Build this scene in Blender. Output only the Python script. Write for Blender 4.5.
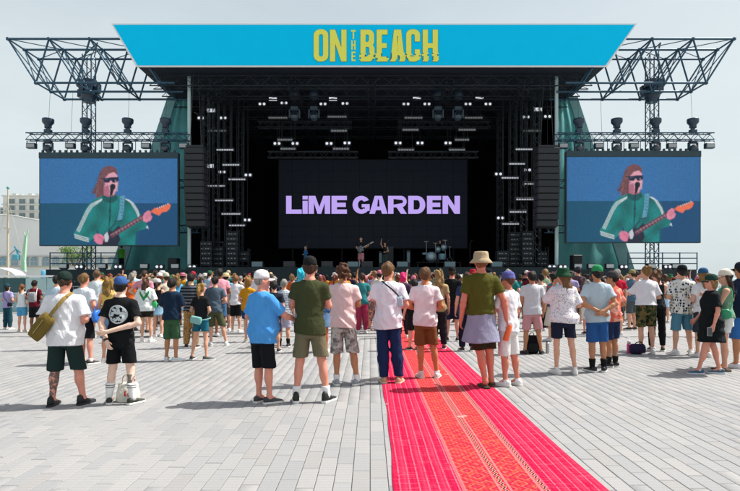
import bpy, bmesh, math, random
import numpy as np
from mathutils import Vector, Matrix

random.seed(7)
RNG = np.random.default_rng(7)
S = bpy.context.scene
for o in list(bpy.data.objects):
    bpy.data.objects.remove(o)
COL = S.collection

# ---------------------------------------------------------------- camera
FP, HY, CH = 540.0, 277.0, 1.60          # focal length in photo pixels, horizon row, eye height
cam_d = bpy.data.cameras.new('camera')
cam_d.lens = FP / 740 * 36
cam_d.sensor_width = 36
cam_d.shift_y = (HY - 245.5) / 740
cam_d.clip_start = 0.05
cam_d.clip_end = 20000
cam = bpy.data.objects.new('camera', cam_d)
cam.location = (0, 0, CH)
cam.rotation_euler = (math.radians(90), 0, 0)
COL.objects.link(cam)
S.camera = cam

# ---------------------------------------------------------------- sky and sun
SUN_EL, SUN_ROT = math.radians(57), math.radians(79)
w = bpy.data.worlds.new('World')
S.world = w
w.use_nodes = True
nt = w.node_tree
bgn = nt.nodes['Background']
sky = nt.nodes.new('ShaderNodeTexSky')
sky.sky_type = 'NISHITA'
sky.sun_disc = False
sky.sun_elevation = SUN_EL
sky.sun_rotation = SUN_ROT
sky.air_density = 1.0
sky.dust_density = 6.0
sky.ozone_density = 1.5
# thin high cloud: a pale veil over the blue, a little uneven
tc = nt.nodes.new('ShaderNodeTexCoord')
mp = nt.nodes.new('ShaderNodeMapping'); mp.inputs['Scale'].default_value = (1.0, 1.0, 3.2)
nz = nt.nodes.new('ShaderNodeTexNoise'); nz.inputs['Scale'].default_value = 1.7
nz.inputs['Detail'].default_value = 7; nz.inputs['Roughness'].default_value = 0.62
rp = nt.nodes.new('ShaderNodeMapRange')
rp.inputs['From Min'].default_value = 0.33; rp.inputs['From Max'].default_value = 0.68
rp.inputs['To Min'].default_value = 0.80; rp.inputs['To Max'].default_value = 1.0
mx = nt.nodes.new('ShaderNodeMix'); mx.data_type = 'RGBA'
mx.inputs['B'].default_value = (5.9, 6.6, 6.75, 1)
nt.links.new(tc.outputs['Generated'], mp.inputs['Vector'])
nt.links.new(mp.outputs['Vector'], nz.inputs['Vector'])
nt.links.new(nz.outputs['Fac'], rp.inputs['Value'])
sz = nt.nodes.new('ShaderNodeSeparateXYZ'); nt.links.new(tc.outputs['Generated'], sz.inputs[0])
hz_ = nt.nodes.new('ShaderNodeMapRange'); hz_.interpolation_type = 'SMOOTHSTEP'
hz_.inputs['From Min'].default_value = 0.22; hz_.inputs['From Max'].default_value = 0.92
hz_.inputs['To Min'].default_value = 0.96; hz_.inputs['To Max'].default_value = 0.06
nt.links.new(sz.outputs[2], hz_.inputs['Value'])
ml = nt.nodes.new('ShaderNodeMath'); ml.operation = 'MULTIPLY'
nt.links.new(rp.outputs['Result'], ml.inputs[0]); nt.links.new(hz_.outputs['Result'], ml.inputs[1])
nt.links.new(ml.outputs[0], mx.inputs['Factor'])
nt.links.new(sky.outputs['Color'], mx.inputs['A'])
nt.links.new(mx.outputs['Result'], bgn.inputs['Color'])
bgn.inputs['Strength'].default_value = 0.10

sd = bpy.data.lights.new('sun', 'SUN')
sd.energy = 4.9
sd.angle = math.radians(0.53)
sd.color = (1.0, 0.955, 0.89)
so = bpy.data.objects.new('sun', sd)
sv = Vector((math.sin(SUN_ROT) * math.cos(SUN_EL), math.cos(SUN_ROT) * math.cos(SUN_EL), math.sin(SUN_EL)))
so.rotation_euler = (-sv).to_track_quat('-Z', 'Y').to_euler()
so.location = (20, 5, 40)
COL.objects.link(so)

S.view_settings.view_transform = 'Standard'
S.view_settings.look = 'None'
S.view_settings.gamma = 1
S.view_settings.exposure = 0.40
S.view_settings.use_curve_mapping = False

# ---------------------------------------------------------------- helpers
def gx(px, Y): return (px - 370) * Y / FP
def gz(py, Y): return CH + (HY - py) * Y / FP
def gy(py): return CH * FP / (py - HY)

def tag(o, label=None, cat=None, group=None, kind=None):
    if label: o['label'] = label
    if cat: o['category'] = cat
    if group: o['group'] = group
    if kind: o['kind'] = kind
    return o

ORD = 'first second third fourth fifth sixth seventh eighth ninth tenth eleventh twelfth thirteenth fourteenth fifteenth'.split()

def empty(name, loc=(0, 0, 0), rz=0, scale=1):
    o = bpy.data.objects.new(name, None)
    o.location = loc; o.rotation_euler = (0, 0, rz); o.scale = (scale,) * 3
    o.empty_display_size = 0.2
    COL.objects.link(o)
    return o

def obj(name, mesh, mat=None, parent=None, loc=None, rz=0):
    if not mesh.materials:
        mesh.materials.append(mat)
    o = bpy.data.objects.new(name, mesh)
    COL.objects.link(o)
    if mat is not None and mesh.materials[0] != mat:
        o.material_slots[0].link = 'OBJECT'
        o.material_slots[0].material = mat
    if parent is not None: o.parent = parent
    if loc is not None: o.location = loc
    if rz: o.rotation_euler = (0, 0, rz)
    return o

def np_mesh(name, V, Q, smooth=True):
    V = np.asarray(V, dtype=np.float32); Q = np.asarray(Q, dtype=np.int32)
    m = bpy.data.meshes.new(name)
    k = Q.shape[1]
    m.vertices.add(len(V)); m.vertices.foreach_set('co', V.ravel())
    m.loops.add(Q.size); m.loops.foreach_set('vertex_index', Q.ravel())
    m.polygons.add(len(Q))
    m.polygons.foreach_set('loop_start', np.arange(len(Q), dtype=np.int32) * k)
    if smooth:
        m.polygons.foreach_set('use_smooth', np.ones(len(Q), dtype=bool))
    m.update(calc_edges=True)
    return m

class MB:
    """collects boxes, tubes, lathes and lofts for ONE mesh"""
    def __init__(self): self.v, self.f, self.s = [], [], []
    def add(self, vs, fs, smooth=False):
        b = len(self.v)
        self.v += [tuple(p) for p in vs]
        self.f += [tuple(b + i for i in f) for f in fs]
        self.s += [smooth] * len(fs)
        return self
    def box(self, c, s, rot=None):
        hx, hy, hz = s[0] / 2, s[1] / 2, s[2] / 2
        vs = [Vector((x, y, z)) for x in (-hx, hx) for y in (-hy, hy) for z in (-hz, hz)]
        if rot is not None: vs = [rot @ p for p in vs]
        c = Vector(c)
        return self.add([p + c for p in vs], [(0, 1, 3, 2), (4, 6, 7, 5), (0, 4, 5, 1), (2, 3, 7, 6), (0, 2, 6, 4), (1, 5, 7, 3)])
    def bevbox(self, c, s, b):
        hx, hy, hz = s[0] / 2, s[1] / 2, s[2] / 2
        rings = []
        for z, i in ((-hz, b), (-hz + b, 0), (hz - b, 0), (hz, b)):
            x, y = hx - i, hy - i; e = b
            rings.append([(c[0] + q[0], c[1] + q[1], c[2] + z) for q in
                          ((x - e, -y), (x, -y + e), (x, y - e), (x - e, y), (-x + e, y), (-x, y - e), (-x, -y + e), (-x + e, -y))])
        return self.loft(rings)
    def box2(self, x0, x1, y0, y1, z0, z1):
        return self.box(((x0 + x1) / 2, (y0 + y1) / 2, (z0 + z1) / 2), (abs(x1 - x0), abs(y1 - y0), abs(z1 - z0)))
    def tube(self, a, b, r, r2=None, n=6, caps=True):
        a, b = Vector(a), Vector(b)
        if r2 is None: r2 = r
        d = b - a
        if d.length < 1e-6: return self
        q = d.to_track_quat('Z', 'Y').to_matrix()
        vs = []
        for c, rr in ((a, r), (b, r2)):
            for i in range(n):
                t = 2 * math.pi * i / n
                vs.append(c + q @ Vector((rr * math.cos(t), rr * math.sin(t), 0)))
        fs = [(i, (i + 1) % n, n + (i + 1) % n, n + i) for i in range(n)]
        self.add(vs, fs, n > 5)
        if caps: self.add(vs, [tuple(range(n))[::-1], tuple(range(n, 2 * n))])
        return self
    def path(self, pts, r, n=6):
        for a, b in zip(pts[:-1], pts[1:]): self.tube(a, b, r, n=n)
        return self
    def loft(self, rings, closed=True, caps=True, smooth=False):
        n = len(rings[0]); b = []
        for r in rings: b += list(r)
        fs = []
        for k in range(len(rings) - 1):
            for i in range(n if closed else n - 1):
                j = (i + 1) % n
                fs.append((k * n + i, k * n + j, (k + 1) * n + j, (k + 1) * n + i))
        if caps and closed:
            fs.append(tuple(range(n))[::-1]); fs.append(tuple(range((len(rings) - 1) * n, len(rings) * n)))
        return self.add(b, fs, smooth)
    def lathe(self, prof, c=(0, 0, 0), n=20, smooth=True, sx=1, sy=1, rot=None):
        rings = []
        for r, z in prof:
            ring = []
            for i in range(n):
                t = 2 * math.pi * i / n
                p = Vector((r * math.cos(t) * sx, r * math.sin(t) * sy, z))
                if rot is not None: p = rot @ p
                ring.append(p + Vector(c))
            rings.append(ring)
        return self.loft(rings, smooth=smooth)
    def prism(self, poly, y0, y1):
        """polygon of (x, z) extruded along y"""
        n = len(poly)
        vs = [(x, y0, z) for x, z in poly] + [(x, y1, z) for x, z in poly]
        fs = [(i, (i + 1) % n, n + (i + 1) % n, n + i) for i in range(n)]
        fs += [tuple(range(n))[::-1], tuple(range(n, 2 * n))]
        return self.add(vs, fs)
    def truss(self, a, b, s=0.4, n=None, r=0.025, rd=0.013, up=(0, 0, 1), s2=None):
        """box lattice girder between two points"""
        a, b = Vector(a), Vector(b); d = b - a; L = d.length; d.normalize()
        s2 = s2 or s
        u = Vector(up); sd_ = d.cross(u).normalized(); u = sd_.cross(d).normalized()
        n = n or max(2, int(round(L / s)))
        off = [sd_ * (i * s2 / 2) + u * (j * s / 2) for i, j in ((-1, -1), (1, -1), (1, 1), (-1, 1))]
        for o in off: self.tube(a + o, b + o, r, n=5)
        for k in range(n):
            p, q = a + d * (L * k / n), a + d * (L * (k + 1) / n)
            for i in range(4):
                o1, o2 = off[i], off[(i + 1) % 4]
                if k % 2: o1, o2 = o2, o1
                self.tube(p + o1, q + o2, rd, n=4, caps=False)
        return self
    def mesh(self, name):
        m = bpy.data.meshes.new(name)
        m.from_pydata(self.v, [], self.f)
        m.polygons.foreach_set('use_smooth', self.s)
        m.update()
        return m
    def build(self, name, mat, parent=None, loc=None, rz=0):
        return obj(name, self.mesh(name), mat, parent, loc, rz)

# ---------------------------------------------------------------- materials
def lin(c):
    if isinstance(c, str):
        c = [int(c[i:i + 2], 16) / 255 for i in (1, 3, 5)]
        c = [x / 12.92 if x <= 0.04045 else ((x + 0.055) / 1.055) ** 2.4 for x in c]
    return (c[0], c[1], c[2], 1.0)

MATS = {}
def mat(key, color, rough=0.6, metal=0.0, spec=0.5, noise=0.0, nscale=8.0, bump=0.0, bscale=60.0, emit=None, estr=1.0, stretch=(1, 1, 1), sheen=0.0):
    if key in MATS: return MATS[key]
    m = bpy.data.materials.new(key); m.use_nodes = True
    t = m.node_tree; p = t.nodes['Principled BSDF']
    c = lin(color)
    p.inputs['Base Color'].default_value = c
    p.inputs['Roughness'].default_value = rough
    p.inputs['Metallic'].default_value = metal
    p.inputs['Specular IOR Level'].default_value = spec
    if sheen: p.inputs['Sheen Weight'].default_value = sheen
    if emit is not None:
        p.inputs['Emission Color'].default_value = lin(emit); p.inputs['Emission Strength'].default_value = estr
    if noise or bump:
        co = t.nodes.new('ShaderNodeTexCoord'); mp = t.nodes.new('ShaderNodeMapping')
        mp.inputs['Scale'].default_value = stretch
        t.links.new(co.outputs['Object'], mp.inputs['Vector'])
    if noise:
        n = t.nodes.new('ShaderNodeTexNoise'); n.inputs['Scale'].default_value = nscale
        n.inputs['Detail'].default_value = 5; n.inputs['Roughness'].default_value = 0.65
        r = t.nodes.new('ShaderNodeMapRange')
        r.inputs['From Min'].default_value = 0.25; r.inputs['From Max'].default_value = 0.75
        r.inputs['To Min'].default_value = 1 - noise; r.inputs['To Max'].default_value = 1 + noise
        h = t.nodes.new('ShaderNodeVectorMath'); h.operation = 'SCALE'
        h.inputs[0].default_value = c[:3]
        t.links.new(mp.outputs['Vector'], n.inputs['Vector'])
        t.links.new(n.outputs['Fac'], r.inputs['Value']); t.links.new(r.outputs['Result'], h.inputs['Scale'])
        t.links.new(h.outputs['Vector'], p.inputs['Base Color'])
    if bump:
        n = t.nodes.new('ShaderNodeTexNoise'); n.inputs['Scale'].default_value = bscale; n.inputs['Detail'].default_value = 4
        b = t.nodes.new('ShaderNodeBump'); b.inputs['Strength'].default_value = bump; b.inputs['Distance'].default_value = 0.02; n.inputs['Distortion'].default_value = 0.8
        t.links.new(mp.outputs['Vector'], n.inputs['Vector']); t.links.new(n.outputs['Fac'], b.inputs['Height'])
        t.links.new(b.outputs['Normal'], p.inputs['Normal'])
    MATS[key] = m
    return m

def nodes(m):
    return m.node_tree, m.node_tree.nodes['Principled BSDF']
def mth(t, op, a, b=None, c=None):
    n = t.nodes.new('ShaderNodeMath'); n.operation = op
    for i, v in enumerate((a, b, c)):
        if v is None: continue
        if isinstance(v, (int, float)): n.inputs[i].default_value = v
        else: t.links.new(v, n.inputs[i])
    return n.outputs[0]
def mixc(t, fac, a, b):
    n = t.nodes.new('ShaderNodeMix'); n.data_type = 'RGBA'
    for nm, v in (('Factor', fac), ('A', a), ('B', b)):
        if isinstance(v, (int, float)): n.inputs[nm].default_value = v
        elif isinstance(v, (tuple, list, str)): n.inputs[nm].default_value = lin(v)
        else: t.links.new(v, n.inputs[nm])
    return n.outputs['Result']

def fabric(color, pattern=None, c2=None, c3=None, scale=1.0):
    key = 'fabric_%s_%s_%s_%s' % (color, pattern, c2, scale)
    if key in MATS: return MATS[key]
    m = mat(key, color, rough=0.9, spec=0.15, noise=0.10, nscale=9, bump=0.9, bscale=12, stretch=(1, 1, 0.6))
    t, p = nodes(m)
    base = p.inputs['Base Color'].links[0].from_socket
    co = t.nodes.new('ShaderNodeTexCoord').outputs['Object']
    sx = t.nodes.new('ShaderNodeSeparateXYZ'); t.links.new(co, sx.inputs[0])
    fac = None
    if pattern in ('floral', 'leopard', 'blocks'):
        v = t.nodes.new('ShaderNodeTexVoronoi')
        v.inputs['Scale'].default_value = {'floral': 26, 'leopard': 24, 'blocks': 13}[pattern] * scale
        v.inputs['Randomness'].default_value = {'floral': 1, 'leopard': 0.9, 'blocks': 0.42}[pattern]
        if pattern == 'blocks':
            v.distance = 'CHEBYCHEV'
            fac = mth(t, 'LESS_THAN', v.outputs['Distance'], 0.36)
            wn = t.nodes.new('ShaderNodeSeparateXYZ'); t.links.new(v.outputs['Color'], wn.inputs[0])
            fac = mth(t, 'MULTIPLY', fac, mth(t, 'GREATER_THAN', wn.outputs[0], 0.25))
            cc = mixc(t, mth(t, 'GREATER_THAN', wn.outputs[1], 0.6), c2, c3 or c2)
            out = mixc(t, fac, base, cc)
        else:
            fac = mth(t, 'LESS_THAN', v.outputs['Distance'], 0.36 if pattern == 'floral' else 0.42)
            if pattern == 'leopard': fac = mth(t, 'MULTIPLY', fac, mth(t, 'GREATER_THAN', v.outputs['Distance'], 0.2))
            wn = t.nodes.new('ShaderNodeSeparateXYZ'); t.links.new(v.outputs['Color'], wn.inputs[0])
            fac = mth(t, 'MULTIPLY', fac, mth(t, 'GREATER_THAN', wn.outputs[0], 0.35))
            out = mixc(t, fac, base, mixc(t, mth(t, 'GREATER_THAN', wn.outputs[1], 0.5), c2, c3 or c2))
        t.links.new(out, p.inputs['Base Color'])
    elif pattern == 'camo':
        out = base
        for i, c in enumerate((c2, c3)):
            n = t.nodes.new('ShaderNodeTexNoise'); n.noise_dimensions = '4D'; n.inputs['W'].default_value = i * 3.7
            n.inputs['Scale'].default_value = 13; n.inputs['Detail'].default_value = 2
            t.links.new(co, n.inputs['Vector'])
            out = mixc(t, mth(t, 'GREATER_THAN', n.outputs['Fac'], 0.53), out, c)
        t.links.new(out, p.inputs['Base Color'])
    elif pattern == 'bands':
        z = sx.outputs[2]; fac = 0
        for a, b in ((.232, .244), (.260, .272)):
            f1 = mth(t, 'MULTIPLY', mth(t, 'GREATER_THAN', z, a), mth(t, 'LESS_THAN', z, b)); fac = mth(t, 'ADD', f1, fac)
        t.links.new(mixc(t, fac, base, c2), p.inputs['Base Color'])
    elif pattern == 'stripes':
        fac = mth(t, 'GREATER_THAN', mth(t, 'SINE', mth(t, 'MULTIPLY', sx.outputs[2], 105 * scale)), 0.15)
        t.links.new(mixc(t, fac, base, c2), p.inputs['Base Color'])
    elif pattern in ('backprint', 'backvee', 'tattoo', 'streaks'):
        n = t.nodes.new('ShaderNodeTexNoise'); n.inputs['Scale'].default_value = {'backprint': 24, 'tattoo': 30}.get(pattern, 9); n.inputs['Detail'].default_value = 3
        t.links.new(co, n.inputs['Vector'])
        if pattern == 'backprint':
            dx = mth(t, 'MULTIPLY', sx.outputs[0], sx.outputs[0]); dz = mth(t, 'SUBTRACT', sx.outputs[2], 1.25)
            rr = mth(t, 'SQRT', mth(t, 'ADD', dx, mth(t, 'MULTIPLY', dz, dz)))
            disc = mth(t, 'LESS_THAN', rr, 0.128)
            ring = mth(t, 'GREATER_THAN', rr, 0.108)
            ink = mth(t, 'MAXIMUM', mth(t, 'GREATER_THAN', n.outputs['Fac'], 0.49), ring)
            fac = mth(t, 'MULTIPLY', mth(t, 'MULTIPLY', disc, ink), mth(t, 'LESS_THAN', sx.outputs[1], 0))
        elif pattern == 'backvee':
            e = mth(t, 'ABSOLUTE', mth(t, 'SUBTRACT', mth(t, 'SUBTRACT', sx.outputs[2], 1.17), mth(t, 'MULTIPLY', mth(t, 'ABSOLUTE', sx.outputs[0]), 1.5)))
            fac = mth(t, 'MULTIPLY', mth(t, 'LESS_THAN', e, 0.055), mth(t, 'LESS_THAN', mth(t, 'ABSOLUTE', sx.outputs[0]), 0.13))
        else:
            fac = mth(t, 'GREATER_THAN', n.outputs['Fac'], 0.52)
        t.links.new(mixc(t, fac, base, c2), p.inputs['Base Color'])
    return m

def skin(color, tattoo=None):
    key = 'skin_%s_%s' % (color, tattoo)
    if key in MATS: return MATS[key]
    m = mat(key, color, rough=0.55, spec=0.35, noise=0.08, nscale=14)
    t, p = nodes(m)
    p.inputs['Subsurface Weight'].default_value = 0.0
    if tattoo:
        base = p.inputs['Base Color'].links[0].from_socket
        co = t.nodes.new('ShaderNodeTexCoord').outputs['Object']
        sx = t.nodes.new('ShaderNodeSeparateXYZ'); t.links.new(co, sx.inputs[0])
        n = t.nodes.new('ShaderNodeTexNoise'); n.inputs['Scale'].default_value = 26; n.inputs['Detail'].default_value = 3
        t.links.new(co, n.inputs['Vector'])
        x0, x1, z0, z1 = tattoo
        f = mth(t, 'GREATER_THAN', n.outputs['Fac'], 0.46)
        for s_, a, b in ((0, x0, x1), (2, z0, z1)):
            f = mth(t, 'MULTIPLY', f, mth(t, 'GREATER_THAN', sx.outputs[s_], a))
            f = mth(t, 'MULTIPLY', f, mth(t, 'LESS_THAN', sx.outputs[s_], b))
        t.links.new(mixc(t, mth(t, 'MULTIPLY', f, 0.8), base, (0.02, 0.06, 0.07)), p.inputs['Base Color'])
    return m

def hairmat(color):
    key = 'hair_%s' % color
    if key in MATS: return MATS[key]
    return mat(key, color, rough=0.55, spec=0.3, noise=0.75, nscale=55, bump=1.0, bscale=60, stretch=(1, 1, 0.16))
# ================================================================ people: smooth implicit bodies meshed on a grid
class Field:
    def __init__(self, lo, hi, h):
        self.lo = np.array(lo, float); self.h = h
        n = np.ceil((np.array(hi) - self.lo) / h).astype(int) + 1
        self.ax = [self.lo[i] + h * np.arange(n[i]) for i in range(3)]
        self.F = np.full(n, 0.5, np.float32)
    def sub(self, lo, hi):
        sl = []
        for i in range(3):
            a = int(np.searchsorted(self.ax[i], lo[i])); b = int(np.searchsorted(self.ax[i], hi[i]))
            sl.append(slice(a, max(b, a)))
        X = self.ax[0][sl[0]][:, None, None]; Y = self.ax[1][sl[1]][None, :, None]; Z = self.ax[2][sl[2]][None, None, :]
        return tuple(sl), X, Y, Z
    def add(self, fn, lo, hi, k=0.02):
        sl, X, Y, Z = self.sub(lo, hi)
        g = self.F[sl]
        if g.size == 0: return
        d = fn(X, Y, Z).astype(np.float32)
        if k > 0:
            hh = np.maximum(k - np.abs(g - d), 0) / k
            self.F[sl] = np.minimum(g, d) - hh * hh * k * 0.25
        else:
            self.F[sl] = np.minimum(g, d)
    def cone(self, a, b, r1, r2, k=0.02, sy=1.0):
        a = np.array(a, float); b = np.array(b, float); ab = b - a; L = ab @ ab + 1e-9
        m = max(r1, r2) + k + 0.03
        def fn(X, Y, Z):
            t = np.clip(((X - a[0]) * ab[0] + (Y - a[1]) * ab[1] + (Z - a[2]) * ab[2]) / L, 0, 1)
            return np.sqrt((X - a[0] - t * ab[0]) ** 2 + ((Y - a[1] - t * ab[1]) / sy) ** 2 + (Z - a[2] - t * ab[2]) ** 2) - (r1 + (r2 - r1) * t)
        self.add(fn, np.minimum(a, b) - m, np.maximum(a, b) + m, k)
    def ell(self, c, r, k=0.02, yaw=0.0, noise=None):
        m = max(r) + k + 0.03
        cs, sn = math.cos(yaw), math.sin(yaw)
        cw = (c[0] * cs - c[1] * sn, c[0] * sn + c[1] * cs, c[2])
        mr = min(r)
        def fn(X, Y, Z):
            x = X * cs + Y * sn - c[0]; y = -X * sn + Y * cs - c[1]; z = Z - c[2]
            d = (np.sqrt((x / r[0]) ** 2 + (y / r[1]) ** 2 + (z / r[2]) ** 2) - 1) * mr
            return d if noise is None else d + noise(X, Y, Z)
        self.add(fn, np.array(cw) - m, np.array(cw) + m, k)
    def profile(self, tab, z0, z1, k=0.02, x0=None):
        """stack of ellipses: rows (z, half width, half depth, y centre)"""
        T = np.array(tab, float)
        am, bm = T[:, 1].max() + 0.05, T[:, 2].max() + 0.09
        def fn(X, Y, Z):
            zz = Z.ravel()
            def ip(c):
                v = np.interp(zz, T[:, 0], T[:, c]); 
                return v[None, None, :]
            a, b, y0 = ip(1), ip(2), ip(3)
            xo = 0 if x0 is None else x0(Z)
            d = (np.sqrt(((X - xo) / a) ** 2 + ((Y - y0) / b) ** 2) - 1) * np.minimum(a, b)
            return np.maximum(d, np.maximum(Z - z1, z0 - Z))
        self.add(fn, (-am - 0.1, -bm, z0 - 0.05), (am + 0.1, bm, z1 + 0.05), k)
    def warp(self, fn):
        self.F += fn(self.ax[0][:, None, None], self.ax[1][None, :, None], self.ax[2][None, None, :]).astype(np.float32)
    def cut(self, fn):
        d = fn(self.ax[0][:, None, None], self.ax[1][None, :, None], self.ax[2][None, None, :])
        self.F = np.maximum(self.F, d).astype(np.float32)
    def extract(self):
        F = self.F
        F[0], F[-1], F[:, 0], F[:, -1], F[:, :, 0], F[:, :, -1] = (0.5,) * 6
        sg = F < 0
        c = np.zeros(np.array(F.shape) - 1, np.int8)
        for i in (0, 1):
            for j in (0, 1):
                for k in (0, 1):
                    c += sg[i:i + c.shape[0], j:j + c.shape[1], k:k + c.shape[2]]
        act = (c > 0) & (c < 8)
        I = np.argwhere(act)
        idx = np.full(c.shape, -1, np.int32); idx[act] = np.arange(len(I))
        acc = np.zeros((len(I), 3)); cnt = np.zeros(len(I))
        co = [(i, j, k) for i in (0, 1) for j in (0, 1) for k in (0, 1)]
        val = {q: F[I[:, 0] + q[0], I[:, 1] + q[1], I[:, 2] + q[2]] for q in co}
        for q in co:
            for ax in range(3):
                if q[ax]: continue
                p = list(q); p[ax] = 1; p = tuple(p)
                f0, f1 = val[q], val[p]
                m = (f0 < 0) != (f1 < 0)
                t = np.where(m, f0 / np.where(m, f0 - f1, 1), 0)
                pt = np.tile(np.array(q, float), (len(I), 1)); pt[:, ax] = t
                acc[m] += pt[m]; cnt[m] += 1
        V = self.lo + self.h * (I + acc / cnt[:, None])
        quads = []
        for ax in range(3):
            a, b = [(1, 2), (2, 0), (0, 1)][ax]
            s0 = [slice(None)] * 3; s1 = [slice(None)] * 3
            s0[ax] = slice(0, -1); s1[ax] = slice(1, None)
            A, B = sg[tuple(s0)], sg[tuple(s1)]
            E = np.argwhere(A != B)
            ok = (E[:, a] > 0) & (E[:, b] > 0) & (E[:, a] < F.shape[a] - 1) & (E[:, b] < F.shape[b] - 1)
            E = E[ok]
            fl = A[tuple(E.T)]
            q = []
            for da, db in ((-1, -1), (0, -1), (0, 0), (-1, 0)):
                P = E.copy(); P[:, a] += da; P[:, b] += db
                q.append(idx[tuple(P.T)])
            Q = np.stack(q, 1)
            Q[~fl] = Q[~fl][:, ::-1]
            quads.append(Q)
        Q = np.concatenate(quads)
        Q = Q[(Q >= 0).all(1)]
        return V, Q

def folds(seed, amp, zlo=0.8, kz=9.0, kx=30.0):
    r = random.Random(seed)
    ws = [(r.uniform(-1, 1) * kx, r.uniform(-1, 1) * kx, r.uniform(-1.4, 1.4) * kz, r.uniform(0, 6), r.uniform(0.5, 1)) for _ in range(5)]
    def fn(X, Y, Z):
        wv = 0.9 * np.sin(7 * Z + 5 * X + seed) + 0.6 * np.sin(11 * Y - 9 * Z)
        s = 0
        for a, b, c, ph, m in ws:
            q = np.sin(a * X + b * Y + c * Z + ph + wv)
            s = s + m * (q if ph < 2 else 1.4 * (np.abs(q) - .6))
        return amp * 0.42 * s
    return fn

def rot2(p, a):
    c, s = math.cos(a), math.sin(a)
    return (p[0] * c - p[1] * s, p[0] * s + p[1] * c, p[2])

ARM = {  # elbow, wrist for the +x side (mirrored for the other)
    'down': ((.245, -.03, 1.135), (.265, .045, .885)),
    'pocket': ((.31, -.08, 1.15), (.225, .07, .95)),
    'front': ((.275, -.03, 1.14), (.07, .19, 1.08)),
    'crossed': ((.245, .03, 1.17), (-.07, .20, 1.20)),
    'hips': ((.40, -.07, 1.17), (.205, .03, 1.02)),
    'back': ((.285, -.13, 1.15), (-.02, -.19, 1.00)),
    'backhang': ((.25, -.10, 1.135), (.12, -.17, .90)),
    'reach': ((.29, .10, 1.17), (.44, .30, 1.06)),
    'phone': ((.235, .10, 1.15), (.10, .29, 1.28)),
    'drink': ((.26, .06, 1.14), (.20, .29, 1.20)),
    'face': ((.27, .16, 1.20), (.09, .17, 1.47)),
    'head': ((.36, .12, 1.50), (.12, .10, 1.66)),
    'raise': ((.30, .10, 1.60), (.26, .14, 1.86)),
    'hold': ((.25, .0, 1.135), (.23, .17, .955)),
    'guitarneck': ((.30, .12, 1.15), (.46, .26, 1.22)),
    'guitarstrum': ((.29, -.02, 1.14), (.06, .20, 1.05)),
}

def nrm(v):
    v = np.array(v, float); return v / (np.linalg.norm(v) + 1e-9)

def hand_tubes(V, Q, w, d, thumb, palm):
    """five bent fingers rooted in the palm, appended as short tubes"""
    d, thumb, palm = nrm(d), nrm(thumb), nrm(palm)
    def tube(pts, rad):
        n = 6; base = len(V)
        for p, r in zip(pts, rad):
            for i in range(n):
                t = 2 * math.pi * i / n
                V.append(tuple(p + r * (math.cos(t) * thumb + math.sin(t) * palm)))
        for k in range(len(pts) - 1):
            for i in range(n):
                j = (i + 1) % n
                Q.append((base + k * n + i, base + k * n + j, base + (k + 1) * n + j, base + (k + 1) * n + i))
        e = base + (len(pts) - 1) * n
        Q.append((e, e + 1, e + 2, e + 3)); Q.append((e, e + 3, e + 4, e + 5))
    for k, (o, L) in enumerate(((.027, .070), (.009, .080), (-.009, .074), (-.026, .058))):
        p0 = w + d * .070 + thumb * o
        p1 = p0 + d * (L * .50) + palm * .006
        p2 = p1 + d * (L * .28) + palm * (L * .26)
        p3 = p2 + d * (L * .10) + palm * (L * .24)
        tube([p0, p1, p2, p3], [.0105, .0098, .009, .006])
    p0 = w + d * .028 + thumb * .022
    p1 = p0 + d * .028 + thumb * .026 + palm * .008
    p2 = p1 + d * .030 + thumb * .008 + palm * .010
    tube([p0, p1, p2], [.0125, .011, .007])

NECKZ = 1.47
HZ = 1.635
def torso_tab(w, fem, belly):
    if fem:
        t = [(.80, .11, .09, 0), (.87, .165, .115, -.005), (.95, .172, .122, -.01), (1.03, .148, .105, 0), (1.12, .126, .095, .005),
             (1.22, .137, .105, .012), (1.29, .145, .112, .015), (1.37, .148, .092, 0), (1.42, .125, .08, -.005), (1.46, .066, .062, -.008), (1.50, .05, .055, -.005)]
    else:
        t = [(.80, .11, .09, 0), (.87, .160, .113, 0), (.95, .165, .117, -.005), (1.03, .154, .108, 0), (1.12, .150, .107, .005),
             (1.24, .166, .116, .008), (1.31, .174, .118, .005), (1.38, .172, .102, -.004), (1.43, .140, .085, -.008), (1.465, .075, .068, -.008), (1.50, .058, .060, -.005)]
    o = []
    for z, a, b, y in t:
        bl = belly * max(0, 1 - ((z - 1.06) / .22) ** 2)
        g = 1 if z > 1.44 else w
        if not fem and z < 1.44: a *= .955
        o.append((z, a * g + bl * .7, b * g + bl * .8, y + bl * .55))
    return o

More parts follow.
